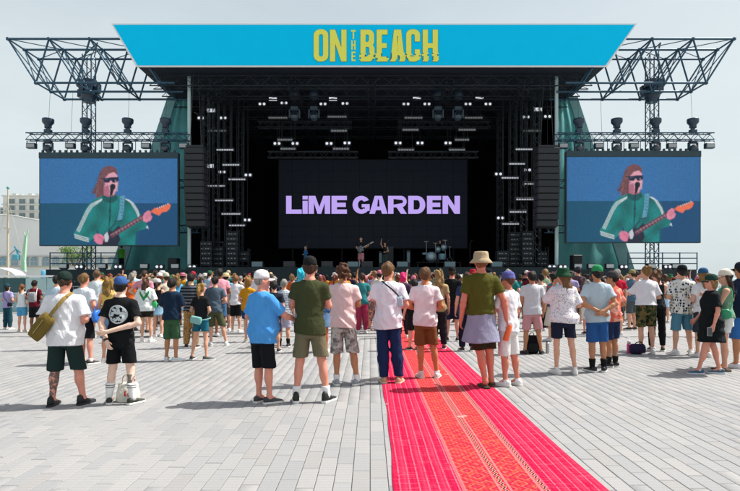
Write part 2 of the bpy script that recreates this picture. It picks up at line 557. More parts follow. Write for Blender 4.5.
def build_body(sp, h):
    w = sp.get('w', 1.0); fem = sp.get('fem', 0); belly = sp.get('belly', 0.0)
    lim = sp.get('limb', 1.0) * (0.9 if fem else 1.0)
    arms = sp['_arms']; legs = sp['_legs']; hy = sp.get('hy', 0.0)
    xs = [p[0] for a in arms for p in a] + [p[0] for l in legs for p in l] + [-.24, .24]
    ys = [p[1] for a in arms for p in a] + [p[1] for l in legs for p in l] + [-.16, .16]
    zs = [p[2] for a in arms for p in a] + [1.76]
    f = Field((min(xs) - .14, min(ys) - .14, 0.03), (max(xs) + .14, max(ys) + .16, max(zs) + (.12 if max(zs) > 1.76 else .04)), h)
    f.profile(torso_tab(w, fem, belly), .80, 1.50, 0.0)
    for s, (hip, knee, ank) in zip((-1, 1), legs):
        f.cone(hip, knee, .085 * lim * (1.04 if fem else 1), .053 * lim, .05)
        f.cone(knee, ank, .050 * lim, .034 * lim, .03)
        m = np.array(knee) * .68 + np.array(ank) * .32 + np.array((0, -.018, 0))
        f.ell(m, (.050 * lim, .053 * lim, .105), .03)
        f.cone(ank, (ank[0], ank[1] + .09, .045), .034, .03, .03)
    for s, (sh, el, wr) in zip((-1, 1), arms):
        f.cone((sh[0] * .45, sh[1], sh[2] + .030), sh, .046 * lim, .052 * lim * (0.9 if fem else 1), .05)
        f.cone(sh, el, .052 * lim, .038 * lim, .03)
        mid = np.array(el) * .72 + np.array(wr) * .28
        f.cone(el, mid, .038 * lim, .040 * lim, .02)
        f.cone(mid, wr, .040 * lim, .0265 * lim, .02)
        d, th, pa = hand_frame(s, el, wr, sp)
        wv = np.array(wr, float)
        for o in (.024, .008, -.008, -.023):
            f.cone(wv + d * .012 + th * o * .5, wv + d * .072 + th * o, .017, .0125, .012)
        f.cone(wv + d * .01 + th * .012, wv + d * .04 + th * .03, .016, .013, .012)
    # neck, skull, jaw, ears, nose, lips, brow
    f.cone((0, -.012, 1.44), (0, .0, 1.58), .056 * (0.88 if fem else 1), .050 * (0.88 if fem else 1), .03)
    f.ell((0, -.004, HZ + .012), (.074, .094, .100), .03, hy)
    f.ell((0, .032, HZ - .058), (.053, .060, .056), .035, hy)
    f.ell((0, .066, HZ - .095), (.022, .022, .016), .025, hy)
    f.ell((0, .094, HZ - .022), (.012, .020, .022), .015, hy)
    f.ell((0, .088, HZ - .060), (.020, .012, .010), .012, hy)
    f.ell((0, .078, HZ + .022), (.046, .020, .011), .02, hy)
    for s in (-1, 1):
        f.ell((s * .075, -.008, HZ - .018), (.011, .022, .032), .008, hy)
        f.ell((s * .036, .064, HZ - .030), (.022, .020, .018), .02, hy)
    V, Q = f.extract()
    V = [tuple(v) for v in V.tolist()]; Q = [tuple(q) for q in Q.tolist()]
    for s, (sh, el, wr) in zip((-1, 1), arms):
        d, th, pa = hand_frame(s, el, wr, sp)
        hand_tubes(V, Q, np.array(wr, float), d, th, pa)
    return np_mesh('body', V, Q)

def hand_frame(s, el, wr, sp):
    d = nrm(np.array(wr) - np.array(el))
    if wr[2] < el[2] - .12:                    # hanging: palm to the thigh, thumb forward
        th = np.array((0, 1.0, 0)) if wr[1] > -.1 else np.array((-s * .6, -.3, .6))
        pa = np.array((-s, 0.0, 0))
    else:                                      # level or raised: thumb up, palm inwards
        th = np.array((0, -.1, 1.0)); pa = np.array((-s, -.4, 0))
    th = nrm(th - d * (th @ d)); pa = nrm(np.cross(d, th)); 
    if pa @ np.array((-s, -.2, 0)) < 0: pa = -pa
    return d, th, pa

def build_top(sp, h):
    w = sp.get('w', 1.0); fem = sp.get('fem', 0); belly = sp.get('belly', 0.0); kind = sp['top']
    lim = sp.get('limb', 1.0) * (0.9 if fem else 1.0)
    arms = sp['_arms']
    hem = sp.get('hem', {'tee': .845, 'long': .86, 'tank': .92, 'crop': 1.0, 'dress': .60}[kind])
    fit = sp.get('fit', .0)
    tt = torso_tab(w, fem, belly)
    T = []
    zc = 1.30
    def bw(z, c): return float(np.interp(z, [r[0] for r in tt], [r[c] for r in tt]))
    for z in np.linspace(hem - .03, 1.50, 24):
        e = .017 + fit
        a, b, y = bw(max(z, .86), 1) + e, bw(max(z, .86), 2) + e, bw(max(z, .86), 3)
        if z < zc and kind != 'tank':          # cloth hangs from chest and shoulder blades
            k = .55 if fem else .8
            a = max(a, (bw(zc, 1) + e + .004) * k + a * (1 - k)); b = max(b, (bw(zc, 2) + e) * k + b * (1 - k))
        if kind == 'dress' and z < 1.05:
            a += (1.05 - z) * .10; b += (1.05 - z) * .10
        if z > 1.40: a -= (z - 1.40) * .12
        if z < 1.02: a += .010; b += .008
        T.append((z, a, b, y))
    top_z = 1.478 if kind != 'tank' else 1.43
    xs = [a[0][0] for a in arms] + ([p[0] for a in arms for p in a] if kind == 'long' else [a[1][0] for a in arms]) + [-.3, .3]
    ys = ([p[1] for a in arms for p in a[:2 if kind != 'long' else 3]]) + [-.2, .2]
    zs = [p[2] for a in arms for p in a[:2 if kind != 'long' else 3]]
    f = Field((min(xs) - .1, min(ys) - .12 - belly, min(hem, min(zs) if kind == 'long' else hem) - .06), (max(xs) + .1, max(ys) + .13 + belly * 1.5, max([1.56] + [z + .12 for z in zs])), h)
    f.profile(T, hem - .03, top_z, 0)
    sl = sp.get('sleeve', .62)
    if kind != 'tank':
        for s, (sh, el, wr) in zip((-1, 1), arms):
            shv, elv, wrv = map(np.array, (sh, el, wr))
            f.cone((sh[0] * .42, sh[1] - .004, sh[2] + .034), (sh[0] * .98, sh[1], sh[2]), .054 * lim, .064 * lim, .05)
            if kind == 'long':
                f.cone(sh, el, .066 * lim, .055 * lim, .04)
                f.cone(el, elv * .1 + wrv * .9, .054 * lim, .043 * lim, .03)
            else:
                e = shv + (elv - shv) * sl
                d = nrm(elv - shv)
                slv = Field.__new__(Field)
                m = .12
                lo = np.minimum(shv, e) - m; hi = np.maximum(shv, e) + m
                L = (elv - shv) @ (elv - shv)
                def fn(X, Y, Z, shv=shv, elv=elv, e=e, d=d, L=L):
                    t = np.clip(((X - shv[0]) * (elv - shv)[0] + (Y - shv[1]) * (elv - shv)[1] + (Z - shv[2]) * (elv - shv)[2]) / L, 0, 1)
                    q = shv[None] + 0
                    dist = np.sqrt((X - shv[0] - t * (elv - shv)[0]) ** 2 + (Y - shv[1] - t * (elv - shv)[1]) ** 2 + (Z - shv[2] - t * (elv - shv)[2]) ** 2)
                    dd = dist - (.056 + .021 * t) * lim - .3 * fit
                    pl = (X - e[0]) * d[0] + (Y - e[1]) * d[1] + (Z - e[2]) * d[2]
                    return np.maximum(dd, pl)
                f.add(fn, lo, hi, .03)
    else:
        for s in (-1, 1):
            f.cone((s * .10, -.05, 1.40), (s * .105, -.0, 1.462), .03, .026, .03)
            f.cone((s * .105, 0, 1.462), (s * .10, .06, 1.38), .026, .03, .03)
    sd_ = sp.get('seed', 1)
    fo = folds(sd_, sp.get('fold', .0150), kx=30, kz=20)
    f.warp(lambda X, Y, Z: fo(X, Y, Z) * np.clip(1.25 - (Z - .95) * 2.0, .22, 1.1))
    wob = random.Random(sd_).uniform(0, 6)
    f.cut(lambda X, Y, Z: hem + .010 * np.sin(9 * X + wob) - .02 * np.abs(Y) - Z)
    if kind != 'tank':                          # round neckline
        f.cut(lambda X, Y, Z: .076 - np.sqrt(X * X + (Y - .012) ** 2 + ((Z - 1.50) * 1.6) ** 2))
    V, Q = f.extract()
    return np_mesh('shirt', V, Q)

def build_bottom(sp, h):
    w = sp.get('w', 1.0); fem = sp.get('fem', 0); belly = sp.get('belly', 0.0); kind = sp['bottom']
    lim = sp.get('limb', 1.0)
    legs = sp['_legs']
    hem = sp.get('bhem', {'shorts': .50, 'trousers': .10, 'skirt': .58, 'leggings': .12, 'hot': .68}[kind])
    tt = torso_tab(w, fem, belly * .5)
    def bw(z, c): return float(np.interp(z, [r[0] for r in tt], [r[c] for r in tt]))
    wz = 1.01 if not fem else 1.06
    T = []
    for z in np.linspace(.78, wz + .01, 12):
        T.append((z, bw(max(z, .87), 1) + .011, bw(max(z, .87), 2) + .011, bw(max(z, .87), 3)))
    xs = [p[0] for l in legs for p in l] + [-.26 * w, .26 * w]; ys = [p[1] for l in legs for p in l] + [-.2, .2]
    f = Field((min(xs) - .13, min(ys) - .14 - belly, hem - .05), (max(xs) + .13, max(ys) + .15 + belly, wz + .06), h)
    if kind == 'skirt':
        T = [(hem - .02, bw(.9, 1) + .09, bw(.9, 2) + .09, 0)] + [(z, a + max(0, .95 - z) * .2, b + max(0, .95 - z) * .2, y) for z, a, b, y in T]
        f.profile(T, hem - .02, wz, 0)
    else:
        f.profile(T, .785, wz, 0)
        loose = sp.get('loose', {'shorts': .030, 'trousers': .022, 'leggings': .009, 'hot': .026}[kind])
        for s, (hip, knee, ank) in zip((-1, 1), legs):
            hip = np.array(hip) + np.array((0, 0, -.02)); knee = np.array(knee); ank = np.array(ank)
            f.cone(hip, knee, .083 * lim * (1.02 if fem else 1) * (.35 + .65 * min(w, 1)) + loose * .40, .060 * lim + loose * 1.15, .03)
            if hem < .45:
                m = knee * .66 + ank * .34
                f.cone(knee, m, .058 * lim + loose, .062 * lim + loose, .03)
                f.cone(m, ank, .062 * lim + loose, .042 * lim + loose, .03)
    fo = folds(sp.get('seed', 1) + 50, sp.get('fold', .0085) * (.8 if kind != 'leggings' else .3), kx=36, kz=16)
    f.warp(lambda X, Y, Z: fo(X, Y, Z) * np.clip((.95 - Z) / .12, .1, 1))
    f.cut(lambda X, Y, Z: hem + .008 * np.sin(14 * X) + 0 * Y - Z)
    V, Q = f.extract()
    return np_mesh(kind, V, Q)

def build_hair(style, h, seed, hat=None):
    f = Field((-.17, -.24, 1.05 if style in ('long', 'wavy') else 1.36), (.17, .15, 1.84), h)
    amp = {'curly': .013, 'wavy': .011, 'long': .008}.get(style, .0065)
    r = random.Random(seed); ph = [r.uniform(0, 6) for _ in range(4)]
    kf = 80 if style in ('curly',) else 62
    def nz(X, Y, Z):
        zz = Z * (1 if style == 'curly' else .45)
        return amp * (np.sin(kf * X + 20 * Y + ph[0] + 2 * np.sin(18 * zz + ph[3])) * .6 + np.sin(kf * Y - 25 * X + kf * .5 * zz + ph[1]) * .6 + np.sin(kf * zz + 30 * X + ph[2]) * .5)
    g = .016 if style not in ('curly', 'wavy') else .024
    if style == 'buzz': g = .007
    f.ell((0, -.008, HZ + .016), (.074 + g, .094 + g, .100 + g), 0, 0, nz)
    f.cut(lambda X, Y, Z: (HZ - .022 + Y * 1.15 + 0.0 * X - Z) * .75)
    def band(z0, z1, wx, wy, y0, y1):
        T = [(z0, wx * .35, wy * .5, y1), (z0 + .06, wx * .8, wy * .8, y1), ((z0 + z1) / 2, wx, wy, (y0 + y1) / 2), (z1 - .07, wx * .95, wy * 1.1, y0), (z1, wx * .55, wy * .8, y0 * .6)]
        f.profile(T, z0, z1, .02)
    if style == 'long': band(1.22 + .06 * (seed % 3), 1.66, .088, .046, -.052, -.118)
    if style == 'wavy': band(1.26 + .05 * (seed % 3), 1.67, .105, .058, -.045, -.105)
    if style == 'bob': band(1.47, 1.68, .092, .070, -.030, -.038)
    if style == 'ponytail':
        f.cone((0, -.105, HZ + .02), (.006, -.135, HZ - .07), .030, .034, .02)
        f.cone((.006, -.135, HZ - .07), (.015, -.125, 1.40), .034, .012, .02)
    if style == 'bun': f.ell((0, -.085, HZ + .095), (.045, .045, .04), .02)
    if style in ('long', 'wavy', 'bob', 'ponytail'): f.warp(nz)
    if hat: f.cut(lambda X, Y, Z: Z - (HZ + .030) + 0 * X + 0 * Y)
    V, Q = f.extract()
    return np_mesh('hair', V, Q)

HATC = {}
def hat_meshes(kind):
    """named parts of a hat, worn on the head with the face towards +y"""
    if kind in HATC: return HATC[kind]
    z = HZ + .030
    out = []
    if kind == 'cap':
        a = MB(); a.lathe([(.092, -.012), (.0935, .02), (.089, .052), (.074, .083), (.045, .103), (.012, .110), (.004, .112)], (0, -.006, z), 20, sx=.92, sy=1.12)
        out.append(('crown', a.mesh('crown')))
        b = MB(); top, bot = [], []
        ring = []
        for i in range(13):
            t = math.pi * (i / 12)
            x = math.cos(t) * .082; yi = .062 + math.sin(t) * .035; yo = .070 + math.sin(t) * .108
            ring.append((x, yi, yo))
        vs = []
        for x, yi, yo in ring:
            d = -.018 * (x / .08) ** 2
            vs += [(x * .98, yi, z - .004 + d), (x * 1.02, yo, z - .018 + d), (x * 1.02, yo, z - .023 + d), (x * .98, yi, z - .010 + d)]
        fs = []
        for i in range(12):
            for j in range(4):
                k = (j + 1) % 4
                fs.append((i * 4 + j, i * 4 + k, (i + 1) * 4 + k, (i + 1) * 4 + j))
        b.add(vs, fs, True)
        out.append(('brim', b.mesh('brim')))
    elif kind == 'bucket':
        a = MB(); a.lathe([(.148, -.060), (.150, -.056), (.104, -.004), (.101, .0), (.096, .05), (.088, .082), (.076, .090), (.03, .093), (.004, .094)], (0, -.004, z + .008), 22, sy=1.08)
        out.append(('crown', a.mesh('crown')))
    elif kind == 'sunhat':
        a = MB(); a.lathe([(.185, -.012), (.186, -.006), (.11, .004), (.100, .012), (.094, .06), (.078, .092), (.04, .102), (.004, .103)], (0, -.004, z), 24, sy=1.1)
        out.append(('crown', a.mesh('crown')))
        c = MB(); c.lathe([(.1035, .014), (.1025, .03), (.1005, .038)], (0, -.004, z), 24, sy=1.1)
        out.append(('hat_band', c.mesh('hat_band')))
    elif kind == 'beanie':
        a = MB(); a.lathe([(.094, -.02), (.096, -.015), (.096, .012), (.092, .016), (.09, .05), (.072, .086), (.04, .106), (.004, .112)], (0, -.006, z), 20, sx=.92, sy=1.12)
        out.append(('crown', a.mesh('crown')))
    HATC[kind] = out
    return out

SHOEC = {}
def shoe_meshes(kind):
    if kind in SHOEC: return SHOEC[kind]
    def ring(y, wd, z0, z1, n=10):
        pts = []
        for i in range(n):
            t = math.pi * i / (n - 1)
            c, s = math.cos(t), math.sin(t)
            pts.append((wd * math.copysign(abs(c) ** .7, c), y, z0 + (z1 - z0) * abs(s) ** .75))
        return pts
    up, so = MB(), MB()
    hi = .135 if kind == 'high' else .092
    if kind == 'sandal':
        up.loft([ring(-.02, .036, .02, .05), ring(.02, .043, .02, .075), ring(.05, .045, .02, .070), ring(.06, .045, .02, .06)], smooth=True)
        up.loft([ring(.10, .046, .02, .052), ring(.13, .046, .02, .045)], smooth=True)
    else:
        up.loft([ring(-.082, .014, .02, hi * .7), ring(-.076, .030, .02, hi), ring(-.04, .040, .02, hi + .006), ring(.005, .042, .02, hi),
                 ring(.05, .044, .02, .080), ring(.095, .047, .02, .064), ring(.14, .045, .02, .052), ring(.175, .034, .02, .042), ring(.192, .014, .02, .030)], smooth=True)
    pr = [(-.090, .018), (-.080, .036), (-.04, .043), (.03, .043), (.09, .050), (.14, .049), (.178, .038), (.200, .014)]
    out = [(x, y) for y, x in pr] + [(-x, y) for y, x in reversed(pr)]
    so.loft([[(x * .95, y, .002) for x, y in out], [(x, y, .006) for x, y in out], [(x, y, .027) for x, y in out], [(x * .95, y, .030) for x, y in out]])
    SHOEC[kind] = (up.mesh('shoe'), so.mesh('sole'))
    return SHOEC[kind]

def sock_mesh(knee, ank, z1, lim):
    mb = MB(); rings = []
    k, a = np.array(knee), np.array(ank)
    for z in np.linspace(.06, z1, 7):
        t = min(max((z - a[2]) / (k[2] - a[2]), 0), 1)
        p = a + (k - a) * t
        r = (.038 + .020 * min(t * 2.2, 1)) * lim + .004
        if t > .45: r = .058 * lim + .004
        yo = -.012 * min(t * 2.2, 1)
        rings.append([(p[0] + r * math.cos(q), p[1] + yo + r * 1.05 * math.sin(q), z) for q in np.linspace(0, 2 * math.pi, 12, endpoint=False)])
    mb.loft(rings, smooth=True)
    return mb.mesh('sock')

def make_parts(sp, h):
    """meshes of one person: list of (name, mesh, material slot, parent name, yaw, location)"""
    fem = sp.get('fem', 0); w = sp.get('w', 1.0); lim = sp.get('limb', 1.0) * (0.9 if fem else 1.0)
    shx = (.156 if fem else .181) * (1 + (w - 1) * .9)
    arms = []
    pl, pr = sp.get('arms', ('down', 'down'))
    for s, p in ((-1, pl), (1, pr)):
        e, wr = ARM[p] if isinstance(p, str) else p
        ex = (shx - .188) if e[0] > .1 else 0
        arms.append(((s * shx, -.008, 1.388), (s * (e[0] + ex), e[1], e[2]), (s * (wr[0] + (ex if wr[0] > .15 else 0)), wr[1], wr[2])))
    sp['_arms'] = arms
    feet = sp.get('feet', ((-.11, 0, .2), (.11, 0, .2)))
    legs = []
    for s, ft in zip((-1, 1), feet):
        hip = (s * .088 * w, 0, .905)
        ank = (ft[0], ft[1], .085)
        kx, ky = (hip[0] * .5 + ank[0] * .5), (ank[1] * .5) + .022 + ft[3] if len(ft) > 3 else (ank[1] * .5) + .018
        legs.append((hip, (kx, ky, .49), ank))
    sp['_legs'] = legs
    hy = sp.get('hy', 0.0)
    P = [('body', build_body(sp, h), 'skin', None, 0, None)]
    if sp.get('hair') and sp['hair'] != 'bald':
        P.append(('hair', build_hair(sp['hair'], max(h * .85, .009), sp.get('seed', 1), sp.get('hat')), 'hair', None, hy, None))
    if sp.get('hat'):
        hm = hat_meshes(sp['hat'])
        yw = hy + (math.pi if sp.get('hatback') else 0)
        P.append(('hat', hm[0][1], 'hat', None, yw, None))
        for nm, me in hm[1:]: P.append((nm, me, 'hat2', 'hat', 0, None))
    P.append(('dress' if sp['top'] == 'dress' else 'shirt', build_top(sp, h), 'top', None, 0, None))
    if sp['top'] != 'dress' and sp.get('bottom'):
        P.append(({'hot': 'shorts'}.get(sp['bottom'], sp['bottom']), build_bottom(sp, h), 'bottom', None, 0, None))
    if sp['top'] != 'tank' and h < .014:
        c = MB(); rt = Matrix.Rotation(math.radians(-16), 3, 'X'); rg = []
        for q in np.linspace(0, 2 * math.pi, 24, endpoint=False):
            k = []
            for e in np.linspace(0, 2 * math.pi, 6, endpoint=False):
                rr_ = .0665 + .008 * math.cos(e)
                k.append(rt @ Vector((rr_ * math.cos(q), rr_ * 1.06 * math.sin(q), .013 * math.sin(e))) + Vector((0, .004, 1.462)))
            rg.append(k)
        rg.append(rg[0]); c.loft(rg, caps=False, smooth=True)
        P.append(('collar', c.mesh('collar'), 'top', None, 0, None))
    um, sm = shoe_meshes(sp.get('shoe', 'low'))
    for s, ft, lg in zip((-1, 1), feet, legs):
        P.append(('shoe', um, 'shoe', None, -s * ft[2], (ft[0], ft[1], 0)))
        if sp.get('soles', True): P.append(('sole', sm, 'sole', '^', 0, None))
        if sp.get('sock'): P.append(('sock', sock_mesh(lg[1], lg[2], sp['sock'], lim), 'sock', None, 0, None))
    if sp.get('glasses'):
        g = MB()
        for s in (-1, 1):
            g.lathe([(.001, -.004), (.024, -.004), (.024, .003), (.001, .004)], (s * .032, .094, HZ - .006), 12, rot=Matrix.Rotation(math.pi / 2, 3, 'X'))
            g.tube((s * .056, .088, HZ - .002), (s * .080, -.01, HZ - .002), .003, n=5)
        g.tube((-.012, .098, HZ), (.012, .098, HZ), .003, n=5)
        P.append(('sunglasses', g.mesh('sunglasses'), 'glasses', None, hy, None))
    return P

def place_person(P, mats, loc, rz, scale, label, group=None):
    root = empty('person', loc, rz, scale)
    tag(root, label, 'person', group or 'people watching the stage')
    last, named = None, {}
    for nm, me, slot, par, yw, lc in P:
        pr = root if par is None else (last if par == '^' else named[par])
        m = mats.get(slot)
        o = obj(nm, me, m, pr, lc, yw)
        if par is None: last = o
        named[nm] = o
    return root

def strap_mesh(pts, wd, th, axis=(0, 0)):
    """flat band along points; its flat side faces away from the body axis"""
    mb = MB(); rings = []
    n = len(pts); P = [Vector(p) for p in pts]
    for i in range(n):
        d = (P[min(i + 1, n - 1)] - P[max(i - 1, 0)]).normalized()
        out = Vector((P[i].x - axis[0], P[i].y - axis[1], 0))
        if P[i].z > 1.44: out = out * .4 + Vector((0, 0, .12))
        out = out.normalized()
        sd_ = d.cross(out).normalized(); out = sd_.cross(d)
        a, b = sd_ * wd / 2, out * th / 2
        rings.append([P[i] - a - b, P[i] + a - b, P[i] + a + b, P[i] - a + b])
    mb.loft(rings, smooth=False)
    return mb.mesh('strap')

def smooth_pts(pts, n=6):
    """Catmull-Rom through points"""
    P = [Vector(p) for p in pts]; out = []
    for i in range(len(P) - 1):
        p0, p1, p2, p3 = P[max(i - 1, 0)], P[i], P[i + 1], P[min(i + 2, len(P) - 1)]
        for k in range(n):
            t = k / n
            out.append(.5 * ((2 * p1) + (-p0 + p2) * t + (2 * p0 - 5 * p1 + 4 * p2 - p3) * t * t + (-p0 + 3 * p1 - 3 * p2 + p3) * t ** 3))
    out.append(P[-1])
    return out
# ================================================================ ground, paving, carpet, sea
PW, PL, PJ = 0.142, 0.43, 0.0048          # paver width (x), length (y), joint

def paver_material(name, far):
    m = mat(name, (.42, .42, .415), rough=0.85, spec=0.25)
    t, p = nodes(m)
    ge = t.nodes.new('ShaderNodeNewGeometry'); sx = t.nodes.new('ShaderNodeSeparateXYZ')
    t.links.new(ge.outputs['Position'], sx.inputs[0])
    X, Y = sx.outputs[0], sx.outputs[1]
    u = mth(t, 'DIVIDE', X, PW); i = mth(t, 'FLOOR', u)
    off = mth(t, 'MULTIPLY', mth(t, 'FRACT', mth(t, 'MULTIPLY', i, 0.381966)), 1.0)
    v = mth(t, 'ADD', mth(t, 'DIVIDE', Y, PL), off); j = mth(t, 'FLOOR', v)
    cb = t.nodes.new('ShaderNodeCombineXYZ'); t.links.new(i, cb.inputs[0]); t.links.new(j, cb.inputs[1])
    wn = t.nodes.new('ShaderNodeTexWhiteNoise'); wn.noise_dimensions = '2D'; t.links.new(cb.outputs[0], wn.inputs['Vector'])
    n1 = t.nodes.new('ShaderNodeTexNoise'); n1.inputs['Scale'].default_value = 0.55; n1.inputs['Detail'].default_value = 5
    n2 = t.nodes.new('ShaderNodeTexNoise'); n2.inputs['Scale'].default_value = 42; n2.inputs['Detail'].default_value = 4
    t.links.new(ge.outputs['Position'], n1.inputs['Vector']); t.links.new(ge.outputs['Position'], n2.inputs['Vector'])
    val = mth(t, 'ADD', mth(t, 'MULTIPLY', wn.outputs['Value'], 0.09), mth(t, 'ADD', mth(t, 'MULTIPLY', n1.outputs['Fac'], 0.24), mth(t, 'MULTIPLY', n2.outputs['Fac'], 0.14)))
    # a few dark stains
    n3 = t.nodes.new('ShaderNodeTexNoise'); n3.inputs['Scale'].default_value = 3.1; n3.inputs['Detail'].default_value = 6; n3.inputs['Roughness'].default_value = 0.7
    t.links.new(ge.outputs['Position'], n3.inputs['Vector'])
    st = mth(t, 'MULTIPLY', mth(t, 'GREATER_THAN', n3.outputs['Fac'], 0.66), 0.06)
    val = mth(t, 'SUBTRACT', mth(t, 'ADD', val, 0.74), st)
    # odd darker and warmer stones
    odd = mth(t, 'GREATER_THAN', wn.outputs['Value'], 0.93)
    val = mth(t, 'SUBTRACT', val, mth(t, 'MULTIPLY', odd, 0.12))
    c = mixc(t, wn.outputs['Value'], (.272, .281, .288), (.303, .300, .297))
    h = t.nodes.new('ShaderNodeVectorMath'); h.operation = 'SCALE'
    t.links.new(c, h.inputs[0]); t.links.new(val, h.inputs['Scale'])
    out = h.outputs[0]
    if not far:
        gr_ = mth(t, 'MULTIPLY', mth(t, 'LESS_THAN', mth(t, 'FRACT', mth(t, 'DIVIDE', Y, .054)), .22), .30)
        out = mixc(t, gr_, out, (.20, .20, .20))
    if far:                                # joints by shader where the stones are too small to pick apart
        fu, fv = mth(t, 'FRACT', u), mth(t, 'FRACT', v)
        ju = mth(t, 'LESS_THAN', mth(t, 'MINIMUM', fu, mth(t, 'SUBTRACT', 1, fu)), .03)
        jv = mth(t, 'LESS_THAN', mth(t, 'MINIMUM', fv, mth(t, 'SUBTRACT', 1, fv)), .010)
        out = mixc(t, mth(t, 'MULTIPLY', mth(t, 'MAXIMUM', ju, jv), .55), out, (.22, .21, .20))
    t.links.new(out, p.inputs['Base Color'])
    # fine sawn ribs across each stone
    rib = mth(t, 'SINE', mth(t, 'MULTIPLY', Y, 2 * math.pi / 0.054))
    hgt = mth(t, 'ADD', mth(t, 'MULTIPLY', rib, 0.55 if not far else 0.0), mth(t, 'MULTIPLY', n2.outputs['Fac'], 1.6))
    b = t.nodes.new('ShaderNodeBump'); b.inputs['Strength'].default_value = 0.55; b.inputs['Distance'].default_value = 0.0022
    t.links.new(hgt, b.inputs['Height']); t.links.new(b.outputs['Normal'], p.inputs['Normal'])
    return m
M_PAVE = paver_material('paving_stone', False)
M_PLAZA = paver_material('paving_far', True)
M_JOINT = mat('joint_sand', (.21, .205, .195), rough=.95, noise=.3, nscale=30)

PAVE_END = 14.5
g = MB(); g.add([(-60, -12, -.012), (60, -12, -.012), (60, PAVE_END + .3, -.012), (-60, PAVE_END + .3, -.012)], [(0, 1, 2, 3)])
ground = tag(g.build('ground', M_PLAZA), kind='structure')
g = MB(); g.add([(-400, PAVE_END, 0), (70, PAVE_END, 0), (70, 58, 0), (-30, 58, 0), (-30, 900, 0), (-400, 900, 0)], [(0, 1, 2, 3, 4, 5)])
tag(g.build('plaza', M_PLAZA), kind='structure')
g = MB(); g.box2(-30, 70, 58.004, 58.6, -3.2, .16)
tag(g.build('quay_edge', mat('quay', (.45, .45, .43), rough=.9, noise=.15)), kind='structure')
sea = mat('sea_water', (.05, .26, .30), rough=.12, spec=.5)
t, p = nodes(sea)
n = t.nodes.new('ShaderNodeTexNoise'); n.inputs['Scale'].default_value = .6; n.inputs['Detail'].default_value = 6
co = t.nodes.new('ShaderNodeTexCoord'); t.links.new(co.outputs['Object'], n.inputs['Vector'])
b = t.nodes.new('ShaderNodeBump'); b.inputs['Strength'].default_value = .6; b.inputs['Distance'].default_value = .25
t.links.new(n.outputs['Fac'], b.inputs['Height']); t.links.new(b.outputs['Normal'], p.inputs['Normal'])
g = MB(); g.add([(-9000, 50, -3), (9000, 50, -3), (9000, 9000, -3), (-9000, 9000, -3)], [(0, 1, 2, 3)])
tag(g.build('sea', sea), kind='structure')

def paver_geo(L=PL):
    x, y, z, e = (PW - PJ) / 2, (L - PJ) / 2, 0.0, .004
    b, tp = [], []
    vs = [(-x, -y, -.02), (x, -y, -.02), (x, y, -.02), (-x, y, -.02),
          (-x, -y, z - e), (x, -y, z - e), (x, y, z - e), (-x, y, z - e),
          (-x + e, -y + e, z), (x - e, -y + e, z), (x - e, y - e, z), (-x + e, y - e, z)]
    fs = [(0, 1, 5, 4), (1, 2, 6, 5), (2, 3, 7, 6), (3, 0, 4, 7), (4, 5, 9, 8), (5, 6, 10, 9), (6, 7, 11, 10), (7, 4, 8, 11), (8, 9, 10, 11)]
    return vs, fs
pv, pf = paver_geo()
spots = []
for i in range(int(-12.5 / PW), int(12.5 / PW)):
    x = (i + .5) * PW
    if .33 < x < 1.64: continue
    off = (i * 0.381966) % 1.0
    for j in range(-2, int(PAVE_END / PL) + 1):
        y = (j + .5 - off) * PL
        if y < 2.6 or y + PL / 2 > PAVE_END or abs(x) > y * .74 + .5: continue
        spots.append((x, y))
def shown(p): return p[1] if (abs(p[0]) < p[1] * .685 and p[1] > 3.95) else 99
spots.sort(key=shown)
m = bpy.data.meshes.new('paving_stone'); m.from_pydata(pv, [], pf); m.update()
for x, y in spots[:300]:
    obj('paving_stone', m, M_PAVE, ground, (x, y, RNG.uniform(-.0015, .0012)))
A = np.array(pv); allv, allf = [], []
for k, (x, y) in enumerate(spots[300:]):
    q = A + np.array((x, y, RNG.uniform(-.0015, .0012)))
    allv.append(q)
    allf += [tuple(np.array(f) + 12 * k) for f in pf]
m = np_mesh('paving_stones', np.concatenate(allv), np.array(allf), smooth=False)
tag(obj('paving_stones', m, M_PAVE, ground), kind='stuff')

